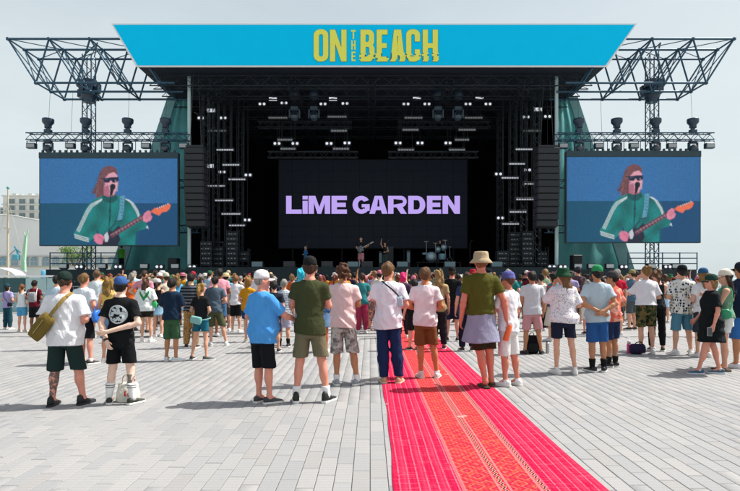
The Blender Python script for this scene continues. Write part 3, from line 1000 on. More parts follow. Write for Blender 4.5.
# ---- the long red runner
CX0, CX1 = .19, 1.78
def carpet_material():
    m = mat('red_runner', (.62, .02, .07), rough=.95, spec=.1)
    t, p = nodes(m)
    co = t.nodes.new('ShaderNodeTexCoord').outputs['Object']
    sx = t.nodes.new('ShaderNodeSeparateXYZ'); t.links.new(co, sx.inputs[0])
    wob = t.nodes.new('ShaderNodeTexNoise'); wob.inputs['Scale'].default_value = 1.2
    t.links.new(co, wob.inputs['Vector'])
    u = mth(t, 'ADD', sx.outputs[0], mth(t, 'MULTIPLY', mth(t, 'SUBTRACT', wob.outputs['Fac'], .5), .02)); y = sx.outputs[1]
    def band(a, b): return mth(t, 'MULTIPLY', mth(t, 'GREATER_THAN', u, a), mth(t, 'LESS_THAN', u, b))
    n1 = t.nodes.new('ShaderNodeTexNoise'); n1.inputs['Scale'].default_value = 6; n1.inputs['Detail'].default_value = 6
    n2 = t.nodes.new('ShaderNodeTexNoise'); n2.inputs['Scale'].default_value = 55; n2.inputs['Detail'].default_value = 3
    t.links.new(co, n1.inputs['Vector']); t.links.new(co, n2.inputs['Vector'])
    base = mixc(t, n1.outputs['Fac'], (.42, .003, .035), (.56, .009, .062))
    # light lines woven along the length
    def lines(period, thick, ph=0.0):
        f = mth(t, 'FRACT', mth(t, 'ADD', mth(t, 'DIVIDE', u, period), ph))
        return mth(t, 'LESS_THAN', f, thick)
    brk = mth(t, 'GREATER_THAN', n2.outputs['Fac'], .40)
    c = mixc(t, mth(t, 'MULTIPLY', mth(t, 'MULTIPLY', lines(.074, .17), brk), .75), base, (.60, .15, .19))
    c = mixc(t, mth(t, 'MULTIPLY', lines(.148, .36, .30), .30), c, (.62, .06, .12))
    c = mixc(t, mth(t, 'MULTIPLY', lines(.037, .22, .35), .45), c, (.30, .0, .025))
    wv = t.nodes.new('ShaderNodeTexNoise'); wv.inputs['Scale'].default_value = 1; wv.inputs['Detail'].default_value = 5
    wm = t.nodes.new('ShaderNodeMapping'); wm.inputs['Scale'].default_value = (5, 60, 1); t.links.new(co, wm.inputs['Vector']); t.links.new(wm.outputs['Vector'], wv.inputs['Vector'])
    c = mixc(t, mth(t, 'MULTIPLY', mth(t, 'GREATER_THAN', wv.outputs['Fac'], .58), .4), c, (.66, .10, .16))
    # the two kilim bands of lozenges
    warm = mixc(t, n1.outputs['Fac'], (.45, .014, .04), (.53, .075, .045))
    v = t.nodes.new('ShaderNodeTexVoronoi'); v.distance = 'MANHATTAN'; v.inputs['Scale'].default_value = 5.2; v.inputs['Randomness'].default_value = .55
    t.links.new(co, v.inputs['Vector'])
    rings = mth(t, 'FRACT', mth(t, 'ADD', mth(t, 'MULTIPLY', v.outputs['Distance'], 2.3), mth(t, 'MULTIPLY', n1.outputs['Fac'], .6)))
    warm = mixc(t, mth(t, 'MULTIPLY', mth(t, 'GREATER_THAN', rings, .62), .75), warm, (.44, .006, .045))
    warm = mixc(t, mth(t, 'MULTIPLY', mth(t, 'LESS_THAN', rings, .16), .5), warm, (.60, .20, .11))
    c = mixc(t, band(.70, 1.0), c, warm)
    c = mixc(t, band(1.03, 1.30), c, warm)
    # dark zigzag borders
    zz = mth(t, 'MULTIPLY', mth(t, 'PINGPONG', mth(t, 'MULTIPLY', y, 1.0), .035), .6)
    for a in (1.003, 1.305):
        d = mth(t, 'ABSOLUTE', mth(t, 'SUBTRACT', u, mth(t, 'ADD', zz, a)))
        c = mixc(t, mth(t, 'LESS_THAN', d, .007), c, (.07, .03, .025))
        c = mixc(t, mth(t, 'LESS_THAN', mth(t, 'ABSOLUTE', mth(t, 'SUBTRACT', d, .012)), .0025), c, (.55, .36, .26))
    # seams across
    sm = mth(t, 'LESS_THAN', mth(t, 'FRACT', mth(t, 'ADD', mth(t, 'DIVIDE', y, .57), mth(t, 'MULTIPLY', n1.outputs['Fac'], .02))), .018)
    c = mixc(t, mth(t, 'MULTIPLY', sm, .5), c, (.40, .0, .03))
    bd = mth(t, 'MAXIMUM', mth(t, 'MAXIMUM', band(.69, .72), band(.965, .985)), mth(t, 'MAXIMUM', band(1.045, 1.065), band(1.27, 1.295)))
    c = mixc(t, mth(t, 'MULTIPLY', bd, .7), c, (.62, .16, .17))
    # dust and pale trodden litter
    d1 = t.nodes.new('ShaderNodeTexNoise'); d1.inputs['Scale'].default_value = 2.3; d1.inputs['Detail'].default_value = 8
    t.links.new(co, d1.inputs['Vector'])
    c = mixc(t, mth(t, 'MULTIPLY', mth(t, 'GREATER_THAN', d1.outputs['Fac'], .69), .5), c, (.80, .42, .38))
    t.links.new(c, p.inputs['Base Color'])
    b = t.nodes.new('ShaderNodeBump'); b.inputs['Strength'].default_value = .7; b.inputs['Distance'].default_value = .004
    rb = mth(t, 'ADD', mth(t, 'SINE', mth(t, 'MULTIPLY', u, 2 * math.pi / .037)), mth(t, 'MULTIPLY', n2.outputs['Fac'], 1.5))
    t.links.new(rb, b.inputs['Height']); t.links.new(b.outputs['Normal'], p.inputs['Normal'])
    return m
nx, ny = 17, 160
ys = np.linspace(1.2, 21.5, ny); vs, fs = [], []
for j, y in enumerate(ys):
    wl = .012 * math.sin(y * 1.3) + .006 * math.sin(y * 4.1)
    for i in range(nx):
        u = i / (nx - 1)
        x = CX0 + (CX1 - CX0) * u + wl * (1 - u) + .010 * math.sin(y * 1.7 + 2) * u
        z = .008 + .004 * max(0, math.sin(y * 2.1 + 2.5 * u) * math.sin(y * .7 + u * 3))
        vs.append((x, y, z))
for j in range(ny - 1):
    for i in range(nx - 1):
        fs.append((j * nx + i, j * nx + i + 1, (j + 1) * nx + i + 1, (j + 1) * nx + i))
k = len(vs)
vs2 = [(x, y, .0015) for x, y, z in vs]
mb = MB(); mb.add(vs, fs, True)
edge = [j * nx for j in range(ny)], [j * nx + nx - 1 for j in range(ny)]
for e, fl in zip(edge, (1, -1)):
    vv = [vs[i] for i in e] + [(vs[i][0], vs[i][1], -.002) for i in e]
    mb.add(vv, [(i, i + 1, ny + i + 1, ny + i)[::-fl] for i in range(ny - 1)])
tag(mb.build('carpet_runner', carpet_material()), 'long red and pink striped carpet runner laid over the grey paving', 'carpet')
# ================================================================ the stage
M_BLACK = mat('stage_black', (.012, .012, .014), rough=.8, spec=.2, noise=.3, nscale=3)
M_DRAPE = mat('black_drape', (.006, .006, .008), rough=.95, spec=.05, noise=.3, nscale=2, stretch=(6, 6, .3))
M_STEEL = mat('truss_steel', (.025, .075, .12), rough=.5, metal=.3, noise=.2, nscale=5)
M_DARKSTEEL = mat('dark_truss', (.022, .03, .038), rough=.55, metal=.3, noise=.2, nscale=5)
M_TEAL = mat('teal_cladding', (.09, .33, .335), rough=.75, noise=.25, nscale=2.2, bump=.9, bscale=3.5, stretch=(1, 1, .35))
M_TEALPALE = mat('pale_pole', (.45, .60, .60), rough=.5, noise=.1)
M_SKIRT = mat('stage_skirt', (.012, .026, .032), rough=.85, noise=.25, nscale=2.5, stretch=(4, 1, .4))
M_ROOF = mat('roof_skin', (.012, .02, .034), rough=.7, noise=.3, nscale=1.5)
M_BLUE = mat('banner_blue', (.0, .60, .95), rough=.6, spec=.08, noise=.02, nscale=1.2)
M_WHITE = mat('white_edge', (.78, .80, .80), rough=.5, noise=.05)
M_YELL = mat('banner_yellow', (.86, .84, .10), rough=.5, noise=.05)
M_OUTL = mat('letter_outline', (.03, .16, .17), rough=.6, noise=.05)
M_GEAR = mat('gear_black', (.018, .02, .024), rough=.55, noise=.2, nscale=20)
M_NAVYGEAR = mat('fixture_navy', (.022, .045, .075), rough=.4, noise=.15, nscale=12)
M_LED = mat('led_white', (.8, .8, .8), emit=(.85, .9, 1.0), estr=.45, noise=0)
M_STRIP = mat('led_strip', (.6, .62, .65), emit=(.72, .74, .85), estr=.22)
M_LENS = mat('lens_glass', (.02, .03, .04), rough=.08, spec=.8)
M_GREYBOX = mat('grey_panel', (.36, .38, .38), rough=.6, noise=.1)
M_WEDGE = mat('monitor_grille', (.16, .25, .28), rough=.6, metal=.2, noise=.15, nscale=30)

YF, YS, YB = 30.0, 40.0, 44.0             # stage front, video wall, back
DECK = 2.15
stage = empty('concert_stage', (0, YF, 0))
tag(stage, 'huge black concert stage with flat roof and lattice side wings behind the crowd', 'stage')
def spart(mb, name, m, parent=None):
    me = mb.mesh(name); me.transform(Matrix.Translation((0, -YF, 0)))
    return obj(name, me, m, parent or stage)

XL, XR = gx(190, YF), gx(556, YF)
mb = MB(); mb.box2(-10.2, 10.4, YF + .1, YB, DECK - .18, DECK); spart(mb, 'deck', M_BLACK)
# pleated front skirts: the stage front and the lower side platforms
def pleats(x0, x1, y, z0, z1, step=.16, amp=.03):
    mb = MB(); n = int((x1 - x0) / step); vs = []; fs = []
    for i in range(n + 1):
        x = x0 + (x1 - x0) * i / n; d = amp * (1 if i % 2 else -1) * (0.6 + .4 * math.sin(i * 1.7))
        vs += [(x, y + d, z0), (x, y + d * .5, z1)]
    for i in range(n): fs.append((i * 2, i * 2 + 2, i * 2 + 3, i * 2 + 1))
    mb.add(vs, fs, False)
    mb.box2(x0, x1, y + .05, y + .09, z0, z1)
    return mb
spart(pleats(-10.2, 10.4, YF, .0, DECK, .22), 'front_skirt', M_SKIRT)
spart(pleats(-17.95, -10.2, YF - .1, .0, 2.02, .22), 'side_skirt', M_SKIRT)
spart(pleats(10.4, 18.1, YF - .1, .0, 2.02, .22), 'side_skirt', M_SKIRT)
mb = MB(); mb.box2(-17.9, -10.25, YF, YF + 5.5, 1.84, 2.0); spart(mb, 'side_deck', M_BLACK)
mb = MB(); mb.box2(10.45, 18.05, YF, YF + 5.5, 1.84, 2.0); spart(mb, 'side_deck', M_BLACK)
# black drapes at the back and the sides
def drape(x0, y0, x1, y1, z0, z1, step=.35, amp=.09):
    mb = MB(); L = math.hypot(x1 - x0, y1 - y0); n = int(L / step); vs = []; fs = []
    nx_, ny_ = -(y1 - y0) / L, (x1 - x0) / L
    for i in range(n + 1):
        t = i / n; d = amp * math.sin(i * 1.9) * (1 if i % 2 else -.6)
        for z in (z0, z1): vs.append((x0 + (x1 - x0) * t + nx_ * d, y0 + (y1 - y0) * t + ny_ * d, z))
    for i in range(n): fs.append((i * 2, i * 2 + 2, i * 2 + 3, i * 2 + 1))
    mb.add(vs, fs, True)
    return mb
spart(drape(-14.5, YB, 14.5, YB, DECK, 13.0), 'back_drape', M_DRAPE)
spart(drape(-12.0, YF + 4.5, -12.4, YB, 0.02, 12.9), 'side_drape', M_DRAPE)
spart(drape(12.2, YF + 4.5, 12.6, YB, 0.02, 12.9), 'side_drape', M_DRAPE)
# roof slab and its fascia
mb = MB(); mb.box2(-12.55, 12.7, 29.3, YB + 1.5, 12.95, 13.35); spart(mb, 'roof_panel', M_ROOF)
mb = MB(); mb.box2(-12.9, 13.05, 29.1, YB + 1.5, 13.352, 15.0); spart(mb, 'roof_upper', M_ROOF)
for y in (30.4, 32.2, 34.2, 36.4, 38.8, 41.4):
    mb = MB(); mb.truss((-12.3, y, 12.55), (12.4, y, 12.55), .55, 40, .035, .018); spart(mb, 'roof_girder', M_DARKSTEEL)
for x in (-8.6, -4.3, 0.1, 4.4, 8.7):
    mb = MB(); mb.truss((x, 29.6, 12.1), (x, YB, 12.1), .4, 28, .03, .016); spart(mb, 'roof_purlin', M_DARKSTEEL)
# cantilever space-frame wings
def wing(s, tipx, inx):
    mb = MB(); zt, zb = 14.38, 12.02; Ys = (29.0, 30.38, 31.7); st = 2.2
    n = 4
    for y in Ys:
        top = [(s * (tipx - st * k), y, zt) for k in range(n)]; bot = [(s * (tipx - 1.5 - st * k), y, zb) for k in range(n)]
        mb.tube(top[0], (s * inx, y, zt), .060, n=7); mb.tube(bot[0], (s * (inx - 1.9), y, zb), .060, n=7)
        for k in range(n):
            mb.tube(top[k], bot[k], .046, n=6)
            if k + 1 < n: mb.tube(bot[k], top[k + 1], .046, n=6)
            mb.lathe([(.02, -.1), (.1, -.06), (.1, .06), (.02, .1)], top[k], 8); mb.lathe([(.02, -.1), (.1, -.06), (.1, .06), (.02, .1)], bot[k], 8)
    for k in range(n):
        for z, o in ((zt, 0), (zb, 1.5)):
            x = s * (tipx - o - st * k)
            mb.tube((x, Ys[0], z), (x, Ys[2], z), .045, n=6)
            if k + 1 < n and z == zt: mb.tube((x, Ys[0], z), (x - s * st, Ys[1], z), .026, n=5); mb.tube((x, Ys[2], z), (x - s * st, Ys[1], z), .026, n=5)
        x = s * (tipx - st * k); xb = s * (tipx - 1.5 - st * k)
        for a, b in ((0, 1), (1, 2)):
            mb.tube((x, Ys[a], zt), (xb, Ys[b], zb), .030, n=5)
            mb.tube((x, Ys[b], zt), (xb, Ys[a], zb), .030, n=5)
    return mb
spart(wing(-1, 19.44, 12.4), 'wing_frame', M_STEEL)
spart(wing(1, 19.55, 12.4), 'wing_frame', M_STEEL)
# lattice masts carrying the wings
for px in (89, 652):
    x = gx(px, 31.0)
    mb = MB(); mb.truss((x, 31.0, 0), (x, 31.0, 14.3), .50, 30, .035, .02, up=(0, 1, 0))
    mb.box((x, 31.0, .06), (1.2, 1.2, .12))
    mast = spart(mb, 'mast', M_STEEL)
    mb = MB()
    for k in range(10):
        a = k / 10 * 2 * math.pi
        mb.box((x + .42 * math.cos(a), 31.0 + .42 * math.sin(a), 12.35 + .28 * math.sin(k * 2.3)), (.34, .34, .42))
    mb.tube((x, 31, 12.0), (x, 31, 12.9), .45, .36, n=10); mb.tube((x, 31, 11.6), (x, 31, 12.0), .30, .45, n=10)
    spart(mb, 'sleeve_block', M_NAVYGEAR, None)
    mb = MB(); mb.tube((x - .3, 31, 14.3), (x + .5, 31, 15.05), .035); mb.tube((x + .5, 31, 15.05), (x + .3, 31, 14.2), .03)
    mb.tube((x + .1, 31, 14.2), (x + .5, 31, 15.05), .02); spart(mb, 'mast_head', M_STEEL)
# teal cladding: leaning buttress sheets either side of the opening
def sheet(poly, y, depth, folds_n, m, name, seed, sag=0.0):
    """quad (top in, top out, bottom out, bottom in) as a slack sheet with folds"""
    mb = MB(); nu, nv = 22, 26; vs = []; fs = []
    A, B, C, D = [Vector((p[0], 0, p[1])) for p in poly]
    r = random.Random(seed); ph = [r.uniform(0, 6) for _ in range(4)]
    for j in range(nv):
        v = j / (nv - 1)
        for i in range(nu):
            u = i / (nu - 1)
            p = (A * (1 - u) + B * u) * (1 - v) + (D * (1 - u) + C * u) * v
            d = .10 * math.sin(u * folds_n + v * 5 + ph[0]) * math.sin(math.pi * v) + .05 * math.sin(u * 19 + v * 9 + ph[1]) + .04 * math.sin(v * 31 + 3 * u + ph[2])
            vs.append((p.x, y + depth * u + d, p.z))
    for j in range(nv - 1):
        for i in range(nu - 1): fs.append((j * nu + i, j * nu + i + 1, (j + 1) * nu + i + 1, (j + 1) * nu + i))
    mb.add(vs, fs, True)
    return spart(mb, name, m)
YT = 34.0
sheet([(gx(189, YT), 12.9), (gx(172, YT), 12.9), (gx(117, YT), 2.0), (gx(189, YT), 2.0)], YT, .6, 7, M_TEAL, 'side_cladding', 1)
sheet([(gx(556, YT), 12.9), (gx(573, YT), 12.9), (gx(628, YT), 2.0), (gx(556, YT), 2.0)], YT, .6, 7, M_TEAL, 'side_cladding', 5)
for px0, px1, s in ((172, 117, -1), (573, 628, 1)):
    a, b = Vector((gx(px0, YT) - s * .1, YT - .15, 12.9)), Vector((gx(px1, YT) - s * .1, YT - .15, 2.0))
    mb = MB(); mb.loft([[a + Vector((-.28, -.1, 0)), a + Vector((.28, -.1, 0)), a + Vector((.28, .1, 0)), a + Vector((-.28, .1, 0))],
                        [b + Vector((-.42, -.1, 0)), b + Vector((.42, -.1, 0)), b + Vector((.42, .1, 0)), b + Vector((-.42, .1, 0))]])
    spart(mb, 'raking_strut', mat('pale_teal_strut', (.20, .42, .42), rough=.6, noise=.2, nscale=2))
mb = MB()
for px in (189.2, 556.5):
    mb = MB(); x = gx(px, 30.6); mb.tube((x, 30.6, 2.0), (x, 30.6, 12.95), .10, n=10)
    spart(mb, 'corner_pole', M_TEALPALE)
for px in (182, 563):
    for py in (184, 229):
        z = gz(py, 31.2); x = gx(px, 31.2); mb = MB()
        mb.truss((x - 1.0, 31.2, z), (x + 1.0, 31.2, z), .42, 6, .025, .015)
        spart(mb, 'wall_brace', M_STEEL)
# posts inside the opening and their ladder frames
for s, pxs in ((-1, (206, 216, 228, 240)), (1, (500, 512, 524, 537))):
    for k, px in enumerate(pxs):
        y = 31.5 + (k if s < 0 else 3 - k) * 1.1; x = gx(px, y)
        mb = MB(); mb.truss((x, y, DECK), (x, y, 12.3), .34, 26, .025, .013, up=(0, 1, 0))
        spart(mb, 'interior_post', M_DARKSTEEL)

def hang(mb, x, y, z, ztop=12.3, r=.012): mb.tube((x, y, z), (x, y, ztop), r, n=4)

# ---- railings and scaffold on the low side platforms
for x0, x1 in ((gx(50, 30.3), gx(118, 30.3)), (gx(628, 30.3), gx(697, 30.3))):
    root = empty('guard_rail', ((x0 + x1) / 2, 30.3, 2.0))
    nm = 'left' if x0 < 0 else 'right'
    tag(root, 'black tubular guard rail on the platform under the screen by the ' + ('hotel side' if x0 < 0 else 'sea side'), 'railing', 'platform guard rails')
    L = (x1 - x0) / 2
    for k in range(5):
        mb = MB(); x = -L + 2 * L * k / 4; mb.tube((x, 0, 0), (x, 0, .98), .032, n=7); mb.build('post', M_STEEL, root)
    for z in (.35, .65, .95):
        mb = MB(); mb.tube((-L, 0, z), (L, 0, z), .028, n=7); mb.build('rail', M_STEEL, root)

# ---- lettering: outlines in local units, filled as flat raised shapes
def arc(cx, cy, rx, ry, a0, a1, n=12):
    return [(cx + rx * math.cos(math.radians(a0 + (a1 - a0) * i / n)), cy + ry * math.sin(math.radians(a0 + (a1 - a0) * i / n))) for i in range(n + 1)]
def rct(x0, y0, x1, y1): return [(x0, y0), (x1, y0), (x1, y1), (x0, y1)]
def rrect(x0, y0, x1, y1, rx, ry):
    return (arc(x1 - rx, y1 - ry, rx, ry, 0, 90, 8) + arc(x0 + rx, y1 - ry, rx, ry, 90, 180, 8) + arc(x0 + rx, y0 + ry, rx, ry, 180, 270, 8) + arc(x1 - rx, y0 + ry, rx, ry, 270, 360, 8))
def glyph(ch, w, h, s, t=None):
    """s stem width, t bar height"""
    t = t or s
    if ch == 'L': return [[(0, 0), (w, 0), (w, t), (s, t), (s, h), (0, h)]]
    if ch == 'i': return [rct(0, 0, s, h * .72), rct(0, h * .80, s, h)]
    if ch == 'I': return [rct(0, 0, s, h)]
    if ch == 'E':
        m = h / 2
        return [[(0, 0), (w, 0), (w, t), (s, t), (s, m - t / 2), (w * .93, m - t / 2), (w * .93, m + t / 2), (s, m + t / 2), (s, h - t), (w, h - t), (w, h), (0, h)]]
    if ch == 'T': return [[(w / 2 - s / 2, 0), (w / 2 + s / 2, 0), (w / 2 + s / 2, h - t), (w, h - t), (w, h), (0, h), (0, h - t), (w / 2 - s / 2, h - t)]]
    if ch == 'H': return [[(0, 0), (s, 0), (s, h / 2 - t / 2), (w - s, h / 2 - t / 2), (w - s, 0), (w, 0), (w, h), (w - s, h), (w - s, h / 2 + t / 2), (s, h / 2 + t / 2), (s, h), (0, h)]]
    if ch == 'N': return [[(0, 0), (s, 0), (s, h * .56), (w - s, 0), (w, 0), (w, h), (w - s, h), (w - s, h * .44), (s, h), (0, h)]]
    if ch == 'M': return [[(0, 0), (s, 0), (s, h * .62), (w / 2 - s * .35, 0), (w / 2 + s * .35, 0), (w - s, h * .62), (w - s, 0), (w, 0), (w, h), (w - s * 1.25, h), (w / 2, h * .38), (s * 1.25, h), (0, h)]]
    if ch == 'A':
        return [[(0, 0), (s * 1.02, 0), (s * 1.22, h * .2), (w - s * 1.22, h * .2), (w - s * 1.02, 0), (w, 0), (w * .5 + s * .68, h), (w * .5 - s * .68, h)],
                [(s * 1.22 + .07 * w, h * .2 + t * .85), (w - s * 1.22 - .07 * w, h * .2 + t * .85), (w * .53, h * .80), (w * .47, h * .80)]]
    if ch == 'D':
        return [[(0, 0)] + arc(w - h * .46, h / 2, h * .46, h / 2, -90, 90, 14) + [(0, h)],
                [(s, t)] + arc(w - h * .44, h / 2, h * .44 - s, h / 2 - t, -90, 90, 12) + [(s, h - t)]]
    if ch == 'R':
        return [[(0, 0), (s, 0), (s, h * .36), (w * .45, h * .36), (w - s * 1.1, 0), (w, 0), (w * .78, h * .36)] + arc(w - h * .33, h * .68, h * .32, h * .32, -60, 90, 10) + [(0, h)],
                [(s, h * .36 + t * .62)] + arc(w - h * .33, h * .68, h * .12, h * .10, -90, 90, 8) + [(s, h - t * .72)]]
    if ch == 'G':
        return [arc(w / 2, h / 2, w / 2, h / 2, 32, 318, 26) + [(w * .97, h * .16), (w * .97, h * .54), (w * .52, h * .54), (w * .52, h * .36), (w * .70, h * .36), (w * .70, h * .26)]
                + arc(w / 2, h / 2, w / 2 - s, h / 2 - t, 310, 42, 20)]
    if ch == 'O': return [rrect(0, 0, w, h, w * .46, w * .42), rrect(s, t, w - s, h - t, (w - 2 * s) * .5, (w - 2 * s) * .5)]
    if ch == 'C':
        r, q = w * .46, (w - 2 * s) * .5
        return [[(w, h * .62), (w, h - w * .42)] + arc(w - r, h - w * .42, r, w * .42, 0, 90, 8)[1:] + arc(r, h - w * .42, r, w * .42, 90, 180, 8) + arc(r, w * .42, r, w * .42, 180, 270, 8) + arc(w - r, w * .42, r, w * .42, 270, 360, 8)
                + [(w, h * .38), (w - s, h * .38), (w - s, t + q)] + arc(w - s - q, t + q, q, q, 0, -180, 8)[1:] + [(s, h - t - q)] + arc(s + q, h - t - q, q, q, 180, 0, 8)[1:] + [(w - s, h * .62)]]
    if ch == 'B':
        return [[(0, 0)] + arc(w - w * .42, w * .42, w * .42, w * .42, -90, 0, 8) + [(w, h * .42), (w * .88, h * .51), (w * .97, h * .60)] + arc(w * .97 - w * .40, h - w * .40, w * .40, w * .40, 0, 90, 8) + [(0, h)],
                [(s, t), (w - s - w * .1, t), (w - s, t + w * .1), (w - s, h * .42), (w - s - w * .08, h * .46), (s, h * .46)],
                [(s, h * .46 + t), (w - s - w * .1, h * .46 + t), (w - s - w * .02, h * .52 + t), (w - s - w * .02, h - t - w * .1), (w - s - w * .1, h - t), (s, h - t)]]
    if ch == 'K': return [[(0, 0), (s, 0), (s, h * .35), (w - s, 0), (w, 0), (w * .55, h * .52), (w, h), (w - s * 1.2, h), (s, h * .6), (s, h), (0, h)]]
    if ch == 'o': return [arc(w / 2, h * .36, w / 2, h * .36, 0, 350, 16), arc(w / 2, h * .36, w / 2 - s, h * .36 - t, 0, 350, 16)]
    if ch == 'u': return [[(0, h * .72), (0, h * .2), (w * .2, 0), (w, 0), (w, h * .72), (w - s, h * .72), (w - s, t), (w * .3, t), (s, h * .2), (s, h * .72)]]
def letter_mesh(contours, sc, depth, off=0.0):
    """flat letter in the xz plane facing -y"""
    cu = bpy.data.curves.new('letter', 'CURVE'); cu.dimensions = '2D'; cu.fill_mode = 'BOTH'; cu.extrude = depth / 2; cu.offset = off
    for c in contours:
        q = [c[0]]
        for p_ in c[1:]:
            if abs(p_[0] - q[-1][0]) + abs(p_[1] - q[-1][1]) > 1e-6: q.append(p_)
        spl = cu.splines.new('POLY'); spl.points.add(len(q) - 1); spl.use_cyclic_u = True
        for k, (x, y) in enumerate(q): spl.points[k].co = (x * sc, y * sc, 0, 1)
    o = bpy.data.objects.new('tmp', cu); COL.objects.link(o)
    dg = bpy.context.evaluated_depsgraph_get()
    me = bpy.data.meshes.new_from_object(o.evaluated_get(dg))
    bpy.data.objects.remove(o); bpy.data.curves.remove(cu)
    me.transform(Matrix.Rotation(math.pi / 2, 4, 'X'))
    me.materials.clear()
    return me

# ---- the blue banner
YBN = 28.9
ban = empty('stage_banner', (0, YBN, gz(67, YBN)))
tag(ban, 'wide bright blue banner reading ON THE BEACH across the stage roof front', 'banner')
bx = [(gx(136, YBN), gz(67, YBN)), (gx(607, YBN), gz(67, YBN)), (gx(637, YBN), gz(23.6, YBN)), (gx(111, YBN), gz(23.6, YBN))]
z0 = gz(67, YBN)
def inset(P, d):
    return [(P[0][0] + d * 1.2, P[0][1] + d), (P[1][0] - d * 1.2, P[1][1] + d), (P[2][0] - d * 1.75, P[2][1] - d), (P[3][0] + d * 1.75, P[3][1] - d)]
mb = MB(); mb.prism([(x, z - z0) for x, z in bx], .0, .08); mb.build('border', M_WHITE, ban)
nxx, nzz = 40, 6
bi = inset(bx, .075); vs = []; fs = []
for j in range(nzz + 1):
    v = j / nzz
    for i in range(nxx + 1):
        u = i / nxx
        xa = bi[0][0] * (1 - v) + bi[3][0] * v; xb = bi[1][0] * (1 - v) + bi[2][0] * v
        za = bi[0][1] * (1 - v) + bi[3][1] * v
        vs.append((xa + (xb - xa) * u, -.012 - .010 * abs(math.sin(u * 46)) * math.sin(math.pi * v), za - z0))
for j in range(nzz):
    for i in range(nxx): k = j * (nxx + 1) + i; fs.append((k, k + 1, k + nxx + 2, k + nxx + 1))
mb = MB(); mb.add(vs, fs, True); mb.build('sheet', M_BLUE, ban)
def bpx(zx): return 300 + zx / 4.933
sc = YBN / FP / 4.933
for ch, x0, x1, y0, y1 in (('O', 68, 140, 207, 48), ('N', 148, 230, 207, 50), ('T', 252, 275, 96, 52), ('H', 253, 274, 149, 103), ('E', 254, 274, 205, 158),
                           ('B', 298, 368, 207, 50), ('E', 378, 432, 207, 50), ('A', 445, 517, 207, 50), ('C', 523, 592, 208, 48), ('H', 605, 680, 207, 50)):
    thin = x0 in (252, 253, 254)
    cs = glyph(ch, x1 - x0, y0 - y1, 7 if thin else 26, 8 if thin else 24)
    if not thin and ch in 'BEACH' and x0 > 290:      # the torn lower edge: slices pushed sideways
        h_ = y0 - y1
        rj = random.Random(x0); y_ = h_ * .05; bands = []
        while y_ < h_ * .24:
            d_ = rj.uniform(.03, .06) * h_; bands.append((y_, y_ + d_, rj.uniform(2.5, 6) * rj.choice((-1, 1)))); y_ += d_
        def torn(c):
            o_ = []
            for (ax0, ay0), (bx0, by0) in zip(c, c[1:] + c[:1]):
                lv = sorted({v for b3 in bands for v in b3[:2] if min(ay0, by0) < v < max(ay0, by0)}, reverse=by0 < ay0)
                cut_ = [(ax0, ay0)] + [(ax0 + (bx0 - ax0) * (v - ay0) / (by0 - ay0), v) for v in lv] + [(bx0, by0)]
                for p0, p1 in zip(cut_[:-1], cut_[1:]):
                    my = (p0[1] + p1[1]) / 2
                    sh_ = sum(s3 for a3, b3, s3 in bands if a3 < my < b3)
                    o_ += [(p0[0] + sh_, p0[1]), (p1[0] + sh_, p1[1])]
            return o_
        cs = [torn(c) for c in cs]
    lx, lz = gx(bpx(x0), YBN), gz(20 + y0 / 4.933, YBN) - z0
    if not thin:
        o = obj('letter_outline', letter_mesh(glyph(ch, x1 - x0, y0 - y1, 26, 24), sc, .006, .014), M_OUTL, ban, (lx, -.032, lz))
    obj('letter', letter_mesh(cs, sc, .012), M_YELL, ban, (lx, -.042, lz))

# ---- the big central video wall
vw = empty('video_wall', (gx(373, YS), YS, DECK))
tag(vw, 'dark central video wall showing LiME GARDEN in lavender letters behind the band', 'screen')
M_WALL = mat('wall_led', (.008, .009, .011), rough=.6, spec=.2, emit=(.0016, .0026, .0048), estr=1.0)
x0_, x1_ = gx(279, YS) - vw.location.x, gx(467, YS) - vw.location.x
za, zb = gz(248, YS) - DECK, gz(160, YS) - DECK
mb = MB(); mb.box2(x0_ - .06, x1_ + .06, .02, .3, za - .06, zb + .06)
for x in (x0_ + 1, -2.3, 2.3, x1_ - 1): mb.box2(x - .06, x + .06, .05, .2, 0, za)
mb.build('frame', M_BLACK, vw)
pw, ph = (x1_ - x0_) / 14, (zb - za) / 8
pm = MB(); pm.bevbox((0, 0, 0), (pw - .012, .04, ph - .012), .004); pm = pm.mesh('led_panel')
for i in range(14):
    for j in range(8): obj('led_panel', pm, M_WALL, vw, (x0_ + (i + .5) * pw, 0, za + (j + .5) * ph))
M_LAV = mat('lavender_text', (.25, .2, .4), rough=.6, emit=(.35, .25, .60), estr=1.0)
for ch, a, b_ in (('L', 57, 112), ('i', 115, 133), ('M', 136, 212), ('E', 217, 271), ('G', 291, 353), ('A', 350, 414), ('R', 416, 482), ('D', 487, 547), ('E', 553, 603), ('N', 608, 669)):
    k = 210 / 740
    px0, pyb = 270 + a * k, 150 + 225 * k
    cs = glyph(ch, b_ - a, 63, 18 if ch == 'i' else 19, 15)
    obj('letter', letter_mesh(cs, k * YS / FP, .012), M_LAV, vw, (gx(px0, YS) - vw.location.x, -.035, gz(pyb, YS) - DECK))

